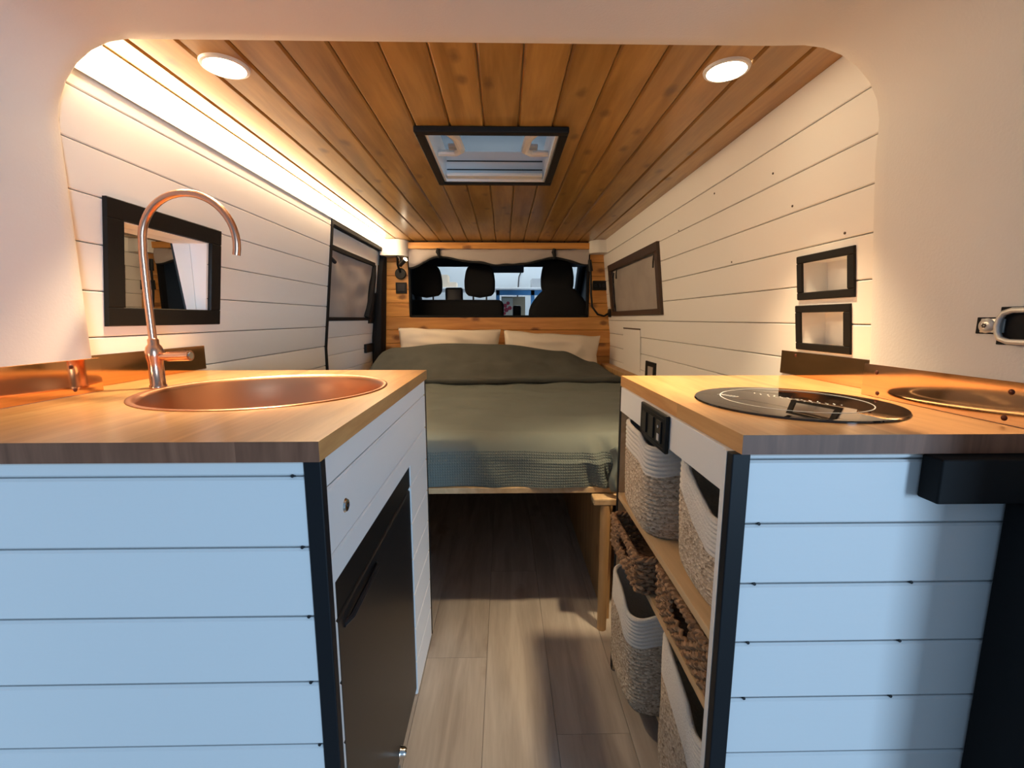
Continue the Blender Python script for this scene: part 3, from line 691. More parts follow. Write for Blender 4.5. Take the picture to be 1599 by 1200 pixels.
wl = worktop('sink_worktop', 'warm beech worktop holding the round copper sink', [-0.235 - 0.1053 * k for k in range(7)] + [-0.944],
             lambda x: (0.548, 1.340) if x > -0.86 else (0.962, 1.340), (-0.517, 0.983, 0.238), (-0.55, 0.95, ZW))
wr = worktop('hob_worktop', 'warm beech worktop holding the round black hob', [0.319 + 0.1042 * k for k in range(5)] + [0.803],
             lambda x: (0.569, 1.193) if x < 0.72 else (0.888, 1.193), (0.532, 0.797, 0.160), (0.55, 0.9, ZW))

# ---- copper sink
sk = thing('copper_sink', (-0.517, 0.983, 0.72), 'round brushed copper sink set into the left worktop', 'sink')
b = B(); b.lathe((-0.517, 0.983, 0), [(0.2480, 0.8803), (0.2483, 0.8815), (0.246, 0.8828), (0.241, 0.8825), (0.2365, 0.8800), (0.233, 0.872), (0.228, 0.85), (0.212, 0.79), (0.200, 0.752), (0.18, 0.738), (0.10, 0.734), (0.03, 0.731)], 72)
obj('bowl', b, 'copper_bowl', sk, True, 60)
b = B(); b.lathe((-0.517, 0.983, 0.7305), [(0.0, 0.0005), (0.02, 0.0005), (0.03, 0.003), (0.036, 0.001)], 24); obj('drain', b, 'copper', sk, True)
# ---- tap
tp = thing('copper_tap', (-0.772, 0.992, ZT), 'copper gooseneck tap standing behind the round sink', 'tap')
X, Y = -0.776, 0.998
b = B(); b.lathe((X, Y, ZT), [(0.0, 0.0), (0.016, 0.0), (0.0165, 0.006), (0.0145, 0.008), (0.0145, 0.058), (0.017, 0.070), (0.0175, 0.082), (0.015, 0.092), (0.0105, 0.098), (0.0105, 0.108), (0.008, 0.111)], 24); obj('body', b, 'copper', tp, True, 50)
b = B(); b.tube([(X, Y, ZT + 0.070), (X + 0.030, Y - 0.002, ZT + 0.071), (X + 0.031, Y - 0.002, ZT + 0.071), (X + 0.082, Y - 0.006, ZT + 0.073)], [0.008, 0.0085, 0.011, 0.0115], 16); hn = obj('handle', b, 'copper', tp, True, 50)
b = B(); b.tube([(X + 0.082, Y - 0.006, ZT + 0.073), (X + 0.084, Y - 0.006, ZT + 0.073)], [0.008, 0.0075], 14); obj('handle_cap', b, 'chrome', hn)
pts = [(X, Y, ZT + 0.10), (X - 0.001, Y, ZT + 0.2), (X, Y, ZT + 0.29)]
R = 0.100
for k in range(0, 25):
    a = PI - PI * 1.08 * k / 24; pts.append((X + 0.002 + R + R * math.cos(a), Y, ZT + 0.315 + R * 1.02 * math.sin(a)))
b = B(); b.tube(pts, 0.0078, 14); obj('spout', b, 'copper', tp, True, 50)

# ---- round hob
hb = thing('induction_hob', (0.532, 0.797, ZT), 'round black glass hob set into the right worktop', 'hob')
b = B(); b.lathe((0.532, 0.797, 0), [(0.0, 0.8845), (0.158, 0.8845), (0.1655, 0.8835), (0.1672, 0.8815), (0.1672, 0.8803), (0.157, 0.870), (0.157, 0.80), (0.0, 0.80)], 80); gl = obj('glass', b, 'hob_glass', hb, True, 20)
b = B(); b.lathe((0.537, 0.805, 0.8847), [(0.1205, 0.0), (0.1205, 0.00025), (0.1222, 0.00025), (0.1222, 0.0)], 90); obj('ring_print', b, 'hob_print', hb)
b = B(); PR = []
def stroke(x, y, dx, dy, w=0.0012):
    d = Vector((dx, dy, 0)); n = Vector((-dy, dx, 0)).normalized() * w; p = Vector((x, y, 0.8848))
    b.prism([p - n, p + d - n, p + d + n, p + n], (0, 0, 0.0002))
random.seed(3)
for row in range(3):                                     # small printed markings, too fine to read
    x = 0.505 + row * 0.004; y0_ = 0.872 - row * 0.017
    for k in range(13 - 2 * row):
        stroke(x + k * 0.0068, y0_ - k * 0.0105, random.choice((0.003, 0.005, 0.0)), random.choice((0.004, -0.003, 0.006)), 0.0011)
for k in range(6): stroke(0.424 + k * 0.003, 0.862 - k * 0.006 , 0.014, 0.0045, 0.0008)
tag(obj('control_print', b, 'hob_print', hb), None, None, None, 'stuff')

# ---- copper splash strips
def splash(label, x, s_, y0, y1, z1, rivets):
    t = thing('copper_splashback', (x, (y0 + y1) / 2, ZT), label, 'splashback')
    b = B(); b.box(min(x, x + s_ * 0.0016), max(x, x + s_ * 0.0016), y0, y1, ZT + 0.0008, z1, 0.0004, 1); obj('sheet', b, 'copper_sheet', t)
    for (y, z) in rivets:
        b = B(); b.lathe((x + s_ * 0.0016, y, z), [(0.0, s_ * 0.0022), (0.0025, s_ * 0.002), (0.0042, s_ * 0.0006), (0.0044, 0.0)], 12, 'x'); obj('rivet', b, 'copper_rivet', t, True)
splash('copper splash strip with rivets along the left worktop edge nearest the viewer', TX0 + 0.0030, 1, 0.55, 0.960, 0.9515, [(0.895, 0.938), (0.897, 0.892), (0.60, 0.938), (0.60, 0.892)])
splash('plain copper splash strip behind the copper tap', wx(-1, 0.952, 0.0125) , 1, 0.966, 1.384, 0.952, [(1.30, 0.942)])
splash('copper splash strip mirroring the black hob', TX1 - 0.0030, -1, 0.56, 0.884, 0.9440, [(0.852, 0.929), (0.845, 0.889), (0.618, 0.929), (0.622, 0.890)])
splash('short copper splash strip under the two small framed niches', wx(1, 0.945, 0.013), -1, 0.890, 1.252, 0.945, [(1.19, 0.935)])

# ------------------------------------------------------------------ mirror and framed niches
mr = thing('wall_mirror', (wx(-1, 1.02), 1.25, 1.017), 'rectangular wall mirror in a wide black frame behind the copper tap', 'mirror')
wall_frame(mr, -1, 1.045, 1.447, 1.016, 1.303, 0.044, 'black_wood', 0.011, 0.0105)
xm = wx(-1, 1.052) - 0.018
b = B(); b.box(xm - 0.004, xm, 1.0805, 1.3995, 1.0525, 1.2615); obj('glass', b, 'mirror_glass', mr)
b = B()
for q in ((1.0805, 1.0845, 1.0525, 1.2615), (1.3955, 1.3995, 1.0525, 1.2615), (1.0845, 1.3955, 1.0525, 1.0565), (1.0845, 1.3955, 1.2575, 1.2615)):
    ring = [(xm + 0.0005, q[0], q[2]), (wx(-1, q[2], 0.010), q[0], q[2]), (wx(-1, q[3], 0.010), q[0], q[3]), (xm + 0.0005, q[0], q[3])]
    b.prism(ring, (0, q[1] - q[0], 0))
obj('liner', b, 'wall_paint', mr)
for (y0, y1, z0, z1, lab) in ((0.988, 1.179, 1.082, 1.193, 'upper of two small black framed wall niches'), (1.000, 1.188, 0.952, 1.068, 'lower of two small black framed wall niches above copper strip')):
    t = thing('framed_niche', (wx(1, z0), (y0 + y1) / 2, z0), lab, 'niche', 'framed wall niches')
    wall_frame(t, 1, y0, y1, z0, z1, 0.0185, 'black_wood', 0.006, 0.0102)
    f = lambda a, bb, t_: (wx(1, bb, t_), a, bb)
    D0 = -0.055; a0, a1, c0, c1 = y0 + 0.0128, y1 - 0.0145, z0 + 0.0155, z1 - 0.0155
    b = B()
    P8 = [f(a0, c0, D0), f(a1, c0, D0), f(a1, c1, D0), f(a0, c1, D0), f(a0, c0, 0.0098), f(a1, c0, 0.0098), f(a1, c1, 0.0098), f(a0, c1, 0.0098)]
    b.poly(P8, [(0, 1, 2, 3), (0, 1, 5, 4), (1, 2, 6, 5), (2, 3, 7, 6), (3, 0, 4, 7)]); obj('lining', b, 'wall_paint', t)
# socket frame and cupboard flap on the right wall
so = thing('wall_socket', (wx(1, 0.77), 2.40, 0.70), 'small black framed socket low on the right wall behind the worktop', 'socket')
f = lambda a, bb, t: (wx(1, bb, 0.010 + t), a, bb)
b = B(); plank(b, 2.315, 2.475, 0.70, 0.80, True, True, f, 0.008, 0.002); obj('plate', b, 'black_plastic', so)
b = B(); plank(b, 2.345, 2.425, 0.715, 0.775, True, True, f, 0.010, 0.002); obj('socket_insert', b, 'blind_fabric', so)
fl = thing('wall_flap', (wx(1, 0.8), 2.77, 0.72), 'flush white cupboard flap with dark finger slot on the right wall', 'flap')
b = B(); plank(b, 2.585, 2.950, 0.72, 0.967, True, True, f, 0.004, 0.001); obj('panel', b, 'wall_paint', fl)
b = B(); plank(b, 2.585, 2.950, 0.968, 0.976, False, False, f, 0.003); obj('finger_slot', b, 'brown_frame', fl)

# ------------------------------------------------------------------ sink cabinet (left)
CL = -0.240; YF = 0.558
def front_planks(parent, x0, x1, y, edges, mat='cabinet_paint'):
    boards(parent, 'front_plank', edges, x0, x1, [], lambda a, bb, t: (a, y + 0.010 - t, bb), mat, gap=0.0025, th=0.010, ch=0.0030)
sc = thing('sink_cabinet', (-0.55, 0.95, 0.0), 'white plank clad sink cabinet with black corner trim on the left', 'cabinet')
b = B(); b.box(-0.863, CL - 0.012, YF + 0.011, YF + 0.028, 0.004, ZW - 0.001); b.box(-0.863, CL - 0.012, 1.31, 1.325, 0.004, ZW - 0.001); b.box(-0.863, -0.845, YF + 0.028, 1.31, 0.004, ZW - 0.001); b.box(-0.863, CL - 0.012, YF + 0.028, 1.31, 0.004, 0.02)
obj('carcass', b, 'cabinet_side_paint', sc)
front_planks(sc, -0.863, -0.2595, YF, [0.030, 0.127, 0.227, 0.3275, 0.4277, 0.5281, 0.6289, 0.7306, 0.830, 0.8525])
b = B(); b.box(-0.2592, CL + 0.0035, YF - 0.004, YF + 0.012, 0.004, ZW - 0.0005, 0.0015); obj('corner_trim', b, 'navy_trim', sc)
fs_ = lambda a, bb, t: (CL - 0.010 + t, a, bb)
FH = [(0.584, 1.093, 0.0, 0.664)]
boards(sc, 'side_plank', [0.004, 0.105, 0.205, 0.305, 0.405, 0.505, 0.605, 0.706, 0.806, 0.8525], YF + 0.0125, 1.322, FH, fs_, 'cabinet_side_paint', gap=0.002, th=0.010, ch=0.0028)
b = B(); plank(b, 1.3225, 1.332, 0.004, ZW - 0.001, False, False, fs_, 0.009); obj('rear_edge_strip', b, 'shelf_pine', sc)
b = B(); plank(b, 1.332, 1.338, 0.004, ZW - 0.001, False, False, fs_, 0.011); obj('rear_edge_trim', b, 'navy_trim', sc)
b = B(); b.lathe((CL, 0.640, 0.755), [(0.0, 0.003), (0.005, 0.004), (0.009, 0.003), (0.011, 0.0)], 20, 'x'); lk = obj('lock', b, 'chrome', sc, True)
b = B(); b.lathe((CL, 0.640, 0.755), [(0.0, 0.0052), (0.0028, 0.0052), (0.0028, 0.003)], 10, 'x'); obj('keyhole', b, 'cab_dark', lk)
# ---- fridge standing in the cabinet
fr = thing('fridge', (-0.5, 0.84, 0.004), 'black compact fridge fitted under the left worktop facing the aisle', 'fridge')
obj('body', rbox(-0.80, CL - 0.045, 0.600, 1.085, 0.022, 0.655, 0.006), 'fridge_black', fr)
obj('door', rbox(CL - 0.042, CL - 0.002, 0.586, 1.0915, 0.024, 0.60, 0.006), 'fridge_black', fr)
dr = obj('control_rail', rbox(CL - 0.042, CL - 0.002, 0.586, 1.0915, 0.606, 0.6625, 0.003), 'black_plastic', fr)
b = B(); b.tube([(CL - 0.004, 0.615, 0.575), (CL + 0.004, 0.63, 0.578), (CL + 0.006, 0.70, 0.582), (CL + 0.004, 0.77, 0.578), (CL - 0.004, 0.785, 0.575)], 0.005, 8); obj('handle', b, 'dark_metal', fr, True)
b = B(); b.lathe((CL - 0.003, 0.895, 0.040), [(0.0, 0.016), (0.008, 0.016), (0.012, 0.010), (0.012, 0.003), (0.014, 0.0)], 20, 'x'); obj('door_knob', b, 'chrome', fr, True)

# ------------------------------------------------------------------ basket shelf unit (right)
CR = 0.324; YR = 0.578
sh = thing('basket_shelf_unit', (0.55, 0.9, 0.0), 'white plank fronted shelf unit holding the storage baskets on the right', 'shelf')
front_planks(sh, 0.3345, 0.735, YR, [0.004, 0.093, 0.188, 0.283, 0.378, 0.4727, 0.5645, 0.6575, 0.7486, 0.8425, 0.8525])
b = B(); b.box(0.3095, 0.3343, YR - 0.004, YR + 0.012, 0.004, ZW - 0.0005, 0.0015); obj('corner_trim', b, 'navy_trim', sh)
b = B(); b.box(0.3095, 0.735, YR + 0.0125, YR + 0.024, 0.004, ZW - 0.001); obj('end_panel', b, 'cabinet_side_paint', sh)
b = B(); b.box(0.318, 0.79, 1.170, 1.185, 0.004, ZW - 0.001); obj('far_end_panel', b, 'shelf_pine', sh)
b = B(); b.box(0.316, 0.3175, 1.170, 1.186, 0.004, ZW - 0.001); obj('far_edge_trim', b, 'navy_trim', sh)
b = B(); b.box(0.712, 0.722, YR + 0.025, 1.169, 0.004, ZW - 0.001); obj('back_panel', b, 'shelf_pine', sh)
b = B(); b.box(0.3145, 0.3265, YR + 0.0245, 1.169, 0.787, ZW - 0.001, 0.001); obj('top_rail', b, 'cabinet_side_paint', sh)
for z0, z1 in ((0.540, 0.556), (0.418, 0.434), (0.055, 0.075)):
    b = B(); b.box(0.3165 if z0 > 0.1 else 0.375, 0.711, YR + 0.0245, 1.169, z0, z1, 0.001); obj('shelf_board', b, 'shelf_pine', sh)
# control panel
cp = thing('control_panel', (0.314, 0.89, 0.785), 'black switch panel with rocker switches under the hob worktop edge', 'control panel')
obj('plate', rbox(0.3055, 0.3140, 0.812, 0.968, 0.7765, 0.8515, 0.003), 'black_plastic', cp, True)
b = B()
for (y0, y1, z0, z1) in ((0.820, 0.960, 0.8425, 0.8435), (0.820, 0.960, 0.7845, 0.7855), (0.820, 0.821, 0.785, 0.843), (0.959, 0.960, 0.785, 0.843)): b.box(0.3050, 0.3056, y0, y1, z0, z1)
obj('border_line', b, 'dark_metal', cp)
for y in (0.845, 0.890, 0.935):
    r_ = obj('rocker', rbox(0.3025, 0.3055, y - 0.014, y + 0.014, 0.792, 0.836, 0.001), 'fridge_black', cp)
b = B(); b.box(0.3018, 0.3026, 0.838, 0.850, 0.796, 0.810); b.lathe((0.3025, 0.845, 0.824), [(0.0, -0.0012), (0.003, -0.0012), (0.003, 0)], 10, 'x'); obj('indicator', b, 'grey_plastic', cp)

# ---- coiled rope baskets
def rope_basket(label, x0, x1, y0, y1, z0, z1, band, dip, dip_c, group='coiled rope baskets'):
    t = thing('rope_basket', ((x0 + x1) / 2, (y0 + y1) / 2, z0), label, 'basket', group)
    cx, cy, ax, ay = (x0 + x1) / 2, (y0 + y1) / 2, (x1 - x0) / 2, (y1 - y0) / 2
    nc = int((z1 - z0) / 0.0105); nu = 72
    def rim(u):
        a = 2 * PI * u; yy = math.sin(a)
        d = math.exp(-((yy - dip_c) / 0.42) ** 4) * dip if math.cos(a) < 0.3 else 0
        d2 = dip * 0.9 * math.exp(-((math.cos(a) - 0.15) / 0.5) ** 4) if math.sin(a) < -0.65 else 0
        return (z1 - z0) - max(d, 0)
    def pt(u, h, off):
        a = 2 * PI * u
        p = 0.42
        ex = math.copysign(abs(math.cos(a)) ** p, math.cos(a)); ey = math.copysign(abs(math.sin(a)) ** p, math.sin(a))
        hh = min(1.0, h / 0.045); base = 0.90 + 0.10 * math.sin(hh * PI / 2) ; grow = base * (0.975 + 0.025 * min(1, h / (z1 - z0)))
        wob = 0.004 * mnoise.noise((cx * 9 + ex * 1.3, cy * 9 + ey * 1.3, h * 7 + z0 * 5))
        return (cx + ex * (ax * grow - off + wob), cy + ey * (ay * grow - off + wob), z0 + h)
    def shell(v0f, v1f, nv_per=4):
        rows = nc * nv_per
        def fn(u, v):
            hr = rim(u); frac = v0f(u, hr) + (v1f(u, hr) - v0f(u, hr)) * v
            h = frac * hr
            off = 0.0032 * (1 - abs(math.sin(PI * frac * nc)))
            return pt(u, h, off)
        return fn
    bandf = lambda u, hr: 1 - band / hr
    b = B(); b.grid(shell(lambda u, hr: 0.0, bandf), nu, int(nc * 3.0), None, True)
    vs = [b.bm.verts.new(pt(k / nu, 0.0, 0.0)) for k in range(nu)]; b.bm.faces.new(vs)
    obj('body', b, 'rope_mixed', t, True, 80)
    b = B(); b.grid(shell(bandf, lambda u, hr: 1.0), nu, int(nc * 1.6), None, True)
    b.grid(lambda u, v: pt(u, rim(u) * (1 - 0.9 * v), 0.009 + 0.002 * v) if v > 0 else pt(u, rim(u) + 0.0, 0.003), nu, 10, None, True)
    b.grid(lambda u, v: pt(u, rim(u) + 0.003 * math.sin(PI * v), 0.001 + 0.009 * v), nu, 4, None, True)
    vs = [b.bm.verts.new(pt(k / nu, 0.02, 0.012)) for k in range(nu)]; b.bm.faces.new(vs)
    obj('rim_band', b, 'rope_white', t, True, 80)
    return t
rope_basket('beige and white rope basket on the upper shelf nearest the viewer', 0.322, 0.66, 0.606, 0.824, 0.5565, 0.784, 0.060, 0.062, -0.35)
rope_basket('beige and white rope basket bulging from the upper shelf under the switch panel', 0.296, 0.64, 0.880, 1.110, 0.5565, 0.784, 0.062, 0.022, -0.6)
rope_basket('beige and white rope basket on the bottom shelf nearest the viewer', 0.318, 0.66, 0.606, 0.860, 0.0755, 0.392, 0.085, 0.070, -0.45)
rope_basket('beige and white rope basket on the bottom shelf beside the bed leg', 0.288, 0.63, 0.925, 1.150, 0.0755, 0.362, 0.075, 0.030, -0.55)
# ---- woven seagrass trays
def woven_tray(label, x0, x1, y0, y1, z0, z1):
    t = thing('woven_tray', ((x0 + x1) / 2, (y0 + y1) / 2, z0), label, 'basket', 'woven seagrass trays')
    r = 0.02; per = []
    def corner(cx, cy, a0):
        for k in range(5):
            a = a0 + PI / 2 * k / 4; per.append((cx + r * math.cos(a), cy + r * math.sin(a), math.cos(a), math.sin(a)))
    def side(p, q, nx, ny, n):
        for k in range(1, n): per.append((p[0] + (q[0] - p[0]) * k / n, p[1] + (q[1] - p[1]) * k / n, nx, ny))
    nx_, ny_ = int((x1 - x0) / 0.0065), int((y1 - y0) / 0.0065)
    corner(x0 + r, y0 + r, PI); side((x0 + r, y0), (x1 - r, y0), 0, -1, nx_)
    corner(x1 - r, y0 + r, 1.5 * PI); side((x1, y0 + r), (x1, y1 - r), 1, 0, ny_)
    corner(x1 - r, y1 - r, 0); side((x1 - r, y1), (x0 + r, y1), 0, 1, nx_)
    corner(x0 + r, y1 - r, PI / 2); side((x0, y1 - r), (x0, y0 + r), -1, 0, ny_)
    n = len(per); rows = int((z1 - z0 - 0.012) / 0.0085); ym = (y0 + y1) / 2
    b = B(); bw = 0.0034
    for j in range(rows):
        z = z0 + 0.006 + j * 0.0085; run = []
        def flush():
            if len(run) > 3: b.tube(run, 0.0047, 6)
            run.clear()
        hole_row = (z0 + (z1 - z0) * 0.42) < z < (z0 + (z1 - z0) * 0.80)
        for i in range(n + 1):
            px_, py_, ux, uy = per[i % n]
            if hole_row and ux < -0.5 and abs(py_ - ym) < 0.042: flush(); continue
            o = bw * math.sin(i * PI / 2.0 + (PI if j % 2 else 0)) + 0.0012 * random.uniform(-1, 1) - 0.006
            run.append((px_ + ux * o, py_ + uy * o, z + 0.0015 * random.uniform(-1, 1)))
        flush()
    obj('woven_side', b, 'seagrass', t, True, 80)
    b = B()
    for ph in (0, 2.1, 4.2):
        pts = [(per[i % n][0] + per[i % n][2] * (-0.005 + 0.0050 * math.cos(i * 0.9 + ph)), per[i % n][1] + per[i % n][3] * (-0.005 + 0.0050 * math.cos(i * 0.9 + ph)), z1 - 0.008 + 0.0045 * math.sin(i * 0.9 + ph)) for i in range(n)]
        b.tube(pts, 0.0050, 6, closed=True)
    obj('braided_rim', b, 'seagrass', t, True, 80)
    b = B(); b.box(x0 + 0.012, x1 - 0.012, y0 + 0.012, y1 - 0.012, z0 + 0.001, z0 + 0.007); obj('bottom', b, 'seagrass', t)
    return t
woven_tray('brown woven seagrass tray with a handle hole nearest the viewer', 0.316, 0.66, 0.606, 0.866, 0.4345, 0.527)
woven_tray('brown woven seagrass tray pulled out beside the bed end', 0.284, 0.63, 0.884, 1.125, 0.4345, 0.522)

# ------------------------------------------------------------------ bed
bed = thing('bed_frame', (-0.06, 2.3, 0.0), 'low pine bed platform with pale front edge spanning the van', 'bed frame')
b = B(); b.box(-0.86, 0.74, 1.385, 3.33, 0.466, 0.486, 0.002); obj('platform', b, 'shelf_pine', bed)
for x, y in ((0.326, 1.352), (-0.30, 3.25), (0.326, 3.25)):
    b = B(); b.cyl((x, y + 0.05 if y > 2 else y, 0.0005), (x, y + 0.05 if y > 2 else y, 0.4655 if y > 2 else 0.442), 0.015, 0.017, 14); obj('leg', b, 'bed_pine', bed, True)
b = B(); b.box(0.285, 0.40, 1.335, 1.384, 0.4425, 0.4655, 0.004); obj('leg_bracket', b, 'shelf_pine', bed)
b = B(); b.box(0.345, 0.362, 1.40, 3.32, 0.001, 0.4655); obj('storage_side', b, 'bed_pine', bed)
b = B(); b.box(-0.86, -0.845, 1.40, 2.3, 0.001, 0.4655); obj('storage_side', b, 'bed_pine', bed)
b = B(); b.box(0.735, 0.80, 1.40, 3.33, 0.486, 0.70, 0.004); obj('side_rail', b, 'bed_pine', bed)
mt = thing('mattress', (-0.06, 2.3, 0.487), 'mattress under the grey green bedspread', 'mattress')
obj('core', rbox(-0.82, 0.70, 1.415, 3.31, 0.487, 0.630, 0.03), 'white_soft', mt, True)
# bedspread: top sheet, rounded front edge, ribbed drop
bs = thing('bedspread', (-0.06, 2.0, 0.49), 'sage grey ribbed bedspread draped over the foot of the bed', 'bedspread')
XA, XB = -0.835, 0.715
def spread(u, v):
    x = XA + (XB - XA) * u; d = v * 1.60; R = 0.075; top = 0.648; yf = 1.392
    lt = 2.85 - (yf + R); arc = PI / 2 * R
    nz = 0.014 * mnoise.noise((x * 3, v * 9, 1)) + 0.008 * mnoise.noise((x * 7, v * 20, 5))
    if d < lt: y, z = 2.85 - d, top + nz
    elif d < lt + arc: a = (d - lt) / R; y, z = yf + R - R * math.sin(a), top - R + R * math.cos(a) + nz * (1 - a / 2)
    else:
        q = d - lt - arc; y, z = yf + 0.006 * math.sin(x * 26 + 2 * mnoise.noise((x * 4, 0, 0))) * min(1, q / 0.05) - 0.004 + nz * 0.8, top - R - q
    z = max(z, 0.4875)
    if x > 0.24 and y < 1.60:      # bunched corner on the right
        k = min(1, (x - 0.24) / 0.08) * min(1, (1.60 - y) / 0.15); y -= 0.018 * k * (0.6 + 0.8 * math.sin(x * 75 + z * 30)); 
    return (x, min(y, 2.85), z)
VS = 0.918
b = B(); b.grid(lambda u, v: spread(u, v * VS), 120, 130); obj('top_cover', b, 'sage_cotton', bs, True, 80)
b = B(); b.grid(lambda u, v: spread(u, VS + v * (1 - VS)), 150, 24, lambda u, v: (u * (XB - XA), (VS + v * (1 - VS)) * 1.60)); obj('ribbed_drop', b, 'waffle', bs, True, 80)
b = B(); b.grid(lambda u, v: (0.335 + 0.03 * u + 0.012 * v + 0.01 * math.sin(v * 6), 1.365 - 0.022 * math.sin(u * PI) - 0.012 * v, 0.625 - 0.135 * v - 0.035 * (u - 0.5) ** 2 + 0.02 * u * (1 - v)), 12, 16); cf = obj('corner_fold', b, 'waffle', bs, True, 80)
md = cf.modifiers.new('solid', 'SOLIDIFY'); md.thickness = 0.006
# duvet
dv = thing('duvet', (-0.06, 2.9, 0.66), 'grey green duvet humped over the pillows at the head of the bed', 'duvet')
def peak(x):
    pts = [(-0.86, 0.80), (-0.73, 0.842), (-0.36, 0.870), (0.0, 0.862), (0.39, 0.818), (0.60, 0.745), (0.74, 0.672)]
    for (a, p), (c, q) in zip(pts, pts[1:]):
        if x <= c: s_ = max(0, (x - a) / (c - a)); s_ = s_ * s_ * (3 - 2 * s_); return p + (q - p) * s_
    return pts[-1][1]
def duv(u, v):
    x = -0.85 + 1.585 * u; pk = peak(x)
    w = 0.026 * mnoise.noise((x * 3.2, v * 4, 2)) + 0.014 * mnoise.noise((x * 7, v * 6, 7)) + 0.006 * mnoise.noise((x * 16, v * 9, 4))
    yfr = 2.585 + 0.03 * math.sin(x * 3.1) + 0.012 * math.sin(x * 9)
    if v < 0.12:                    # rolled front edge
        a = v / 0.12 * PI * 0.62; y, z = yfr + 0.03 - 0.03 * math.sin(a), 0.648 + 0.026 - 0.026 * math.cos(a)
    elif v < 0.9:
        t = (v - 0.12) / 0.78; t2 = t * t * (3 - 2 * t); y = yfr + 0.002 + (2.985 - yfr) * t; z = 0.688 + (pk - 0.688) * t2 + w * math.sin(PI * min(1, t * 1.3))
    else:
        t = (v - 0.9) / 0.1; y = 2.985 + 0.05 * t; z = pk - 0.13 * t * t
    ed = min(u, 1 - u) * 1.585
    z -= 0.05 * max(0, 1 - ed / 0.05) ** 2
    return (x, y, max(z, 0.650))
b = B(); b.grid(duv, 110, 60); obj('cover', b, 'duvet_cotton', dv, True, 80)
# pillows
def pillow(label, xc, w, zt, tilt, roll):
    t = thing('pillow', (xc, 3.19, 0.65), label, 'pillow', 'pillows')
    b = B(); h, th = 0.285, 0.078
    mt_ = Matrix.Translation((xc, 3.19, zt - 0.1355)) @ Matrix.Rotation(roll, 4, 'Y') @ Matrix.Rotation(-tilt, 4, 'X')
    def fn(u, v, s_):
        X_, Z_ = 2 * u - 1, 2 * v - 1
        e = max(0, (1 - abs(X_) ** 2.6)) ** 0.5 * max(0, (1 - abs(Z_) ** 2.6)) ** 0.5
        pinch = 1 - 0.06 * (1 - abs(Z_)) * abs(X_) ** 3 ; pz_ = 1 - 0.10 * (1 - abs(X_) ** 2) * abs(Z_) ** 3 * 0.5
        n = 0.010 * mnoise.noise((X_ * 3 + xc * 5, Z_ * 3, s_))
        top_ = 0.012 * mnoise.noise((X_ * 2.6 + xc * 7, 4.0, 0.0)) * max(0, Z_)
        return mt_ @ Vector((X_ * w / 2 * pinch, -s_ * (th * e + 2.2 * n * e), Z_ * h / 2 * pz_ + top_))
    for s_ in (1, -1): b.grid(lambda u, v: fn(u, v, s_), 40, 24)
    bmesh.ops.remove_doubles(b.bm, verts=b.bm.verts, dist=0.0005)
    obj('case', b, 'pillow_cotton', t, True, 80)
pillow('cream pillow at the left behind the duvet', -0.393, 0.735, 0.958, math.radians(10), math.radians(1.2))
pillow('cream pillow at the right behind the duvet', 0.340, 0.70, 0.928, math.radians(10), math.radians(3.5))

# ------------------------------------------------------------------ door hardware on the right pillar
st = thing('door_striker', (TX1, 0.62, 1.02), 'white metal door striker with bolt on the right rear pillar', 'door striker')
xr = TX1 - 0.0025
b = B(); b.box(xr - 0.0015, xr + 0.001, 0.640, 0.681, 1.011, 1.036, 0.0008, 1); b.box(xr - 0.0015, xr + 0.001, 0.55, 0.650, 0.996, 1.051, 0.0008, 1); obj('gasket', b, 'black_rubber', st)
b = B(); b.box(xr - 0.004, xr - 0.0014, 0.640, 0.673, 1.013, 1.034, 0.001, 2); obj('plate', b, 'steel_white', st, True)
b = B(); b.lathe((xr - 0.004, 0.6635, 1.0235), [(0.0, -0.0042), (0.006, -0.004), (0.0105, -0.0015), (0.0112, 0.0)], 28, 'x'); bo = obj('bolt', b, 'steel_white', st, True)
b = B()
for k in range(6):
    a = k * PI / 3; b.lathe((xr - 0.0083, 0.6635 + 0.0024 * math.cos(a), 1.0235 + 0.0024 * math.sin(a)), [(0.0, -0.0003), (0.0013, -0.0003), (0.0013, 0.0005)], 8, 'x')
obj('bolt_recess', b, 'brown_frame', bo)
b = B(); lp = [(0.545, 1.046), (0.628, 1.046), (0.639, 1.042), (0.6435, 1.034), (0.645, 1.0235), (0.6435, 1.013), (0.639, 1.005), (0.628, 1.001), (0.545, 1.001)]
b.tube([(xr - 0.008, y, z) for y, z in lp], 0.0042, 10); obj('loop', b, 'steel_white', st, True)
# black latch bracket and rubber seal at the right cabinet edge
lb = thing('seal_bracket', (0.64, 0.545, 0.0), 'black bracket and rubber door seal at the lower right pillar', 'door seal')
obj('bracket', rbox(0.572, 0.732, 0.546, 0.5765, 0.790, 0.8515, 0.003), 'black_rubber', lb)
b = B(); b.box(0.698, 0.732, 0.50, 0.5765, 0.002, 0.789, 0.006, 2); obj('seal', b, 'black_rubber', lb, True)
b = B(); b.tube([(0.690, 0.5445, 0.838), (0.731, 0.5445, 0.834)], 0.003, 8); obj('edge_clip', b, 'dark_metal', lb, True)

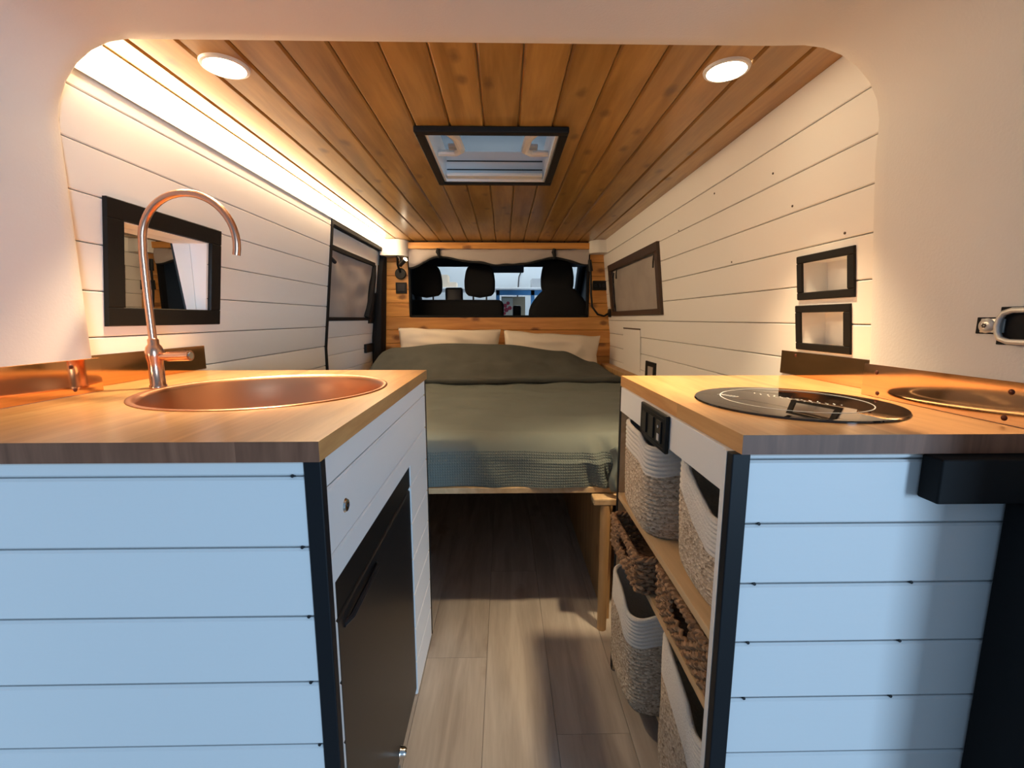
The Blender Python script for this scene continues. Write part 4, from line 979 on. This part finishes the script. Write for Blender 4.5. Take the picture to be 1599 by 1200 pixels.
# out-of-view right rear door, added to block light from the right, swung well out
rd = bpy.data.objects.new('added_door', None); COL.objects.link(rd); rd.location = (0.95, 0.25, 0.0); tag(rd, 'added open rear van door out of view on the right', None, None, 'structure')
xf = Matrix.Translation((0.965, 0.235, 0)) @ Matrix.Rotation(math.radians(62), 4, 'Z') @ Matrix.Translation((-0.965, -0.315, 0))
b = B(); b.box(0.945, 0.990, -0.46, 0.315, -0.20, 1.62, 0.012, 3, xf); obj('outer_skin', b, 'body_paint', rd, True)
b = B(); b.box(0.925, 0.944, -0.42, 0.280, -0.14, 1.56, 0.012, 3, xf); obj('inner_panel', b, 'cab_dark', rd, True)

# tube light added out of view to brighten the workshop beyond the windscreen
wl_ = thing('added_tube_light', (0.0, 7.0, 3.1), 'added unseen tube light brightening the workshop bench', 'ceiling light')
b = B(); b.box(-1.5, 1.5, 6.92, 7.08, 3.12, 3.17, 0.01); obj('housing', b, 'white_gloss', wl_)
b = B(); b.cyl((-1.45, 7.0, 3.10), (1.45, 7.0, 3.10), 0.018, None, 12); obj('tube', b, 'added_tube_glow', wl_, True)
for x in (-1.3, 1.3):
    b = B(); b.cyl((x, 7.0, 3.17), (x, 7.0, 3.60), 0.004, None, 6); obj('hanger', b, 'dark_metal', wl_)
b = B(); b.box(-6, 6, 6.0, 9.1, 3.60, 3.66); tag(obj('ceiling_workshop', b, 'garage_paint'), None, None, None, 'structure')

# dark nail dents where the cabinet front planks are pinned at their seams
for par, y, pts in ((sc, YF, [(-0.276, 0.8300), (-0.270, 0.7306), (-0.268, 0.6289), (-0.272, 0.5281), (-0.266, 0.4277)]),
                    (sh, YR, [(0.356, 0.7486), (0.357, 0.6575), (0.355, 0.5645), (0.356, 0.4727), (0.585, 0.6575), (0.580, 0.5645), (0.578, 0.4727)])):
    for x, z in pts:
        b = B(); b.lathe((x, y - 0.0004, z + 0.001), [(0.0, 0.0), (0.0022, 0.0), (0.0026, 0.006)], 8, 'y'); obj('nail_dent', b, 'cab_dark', par)
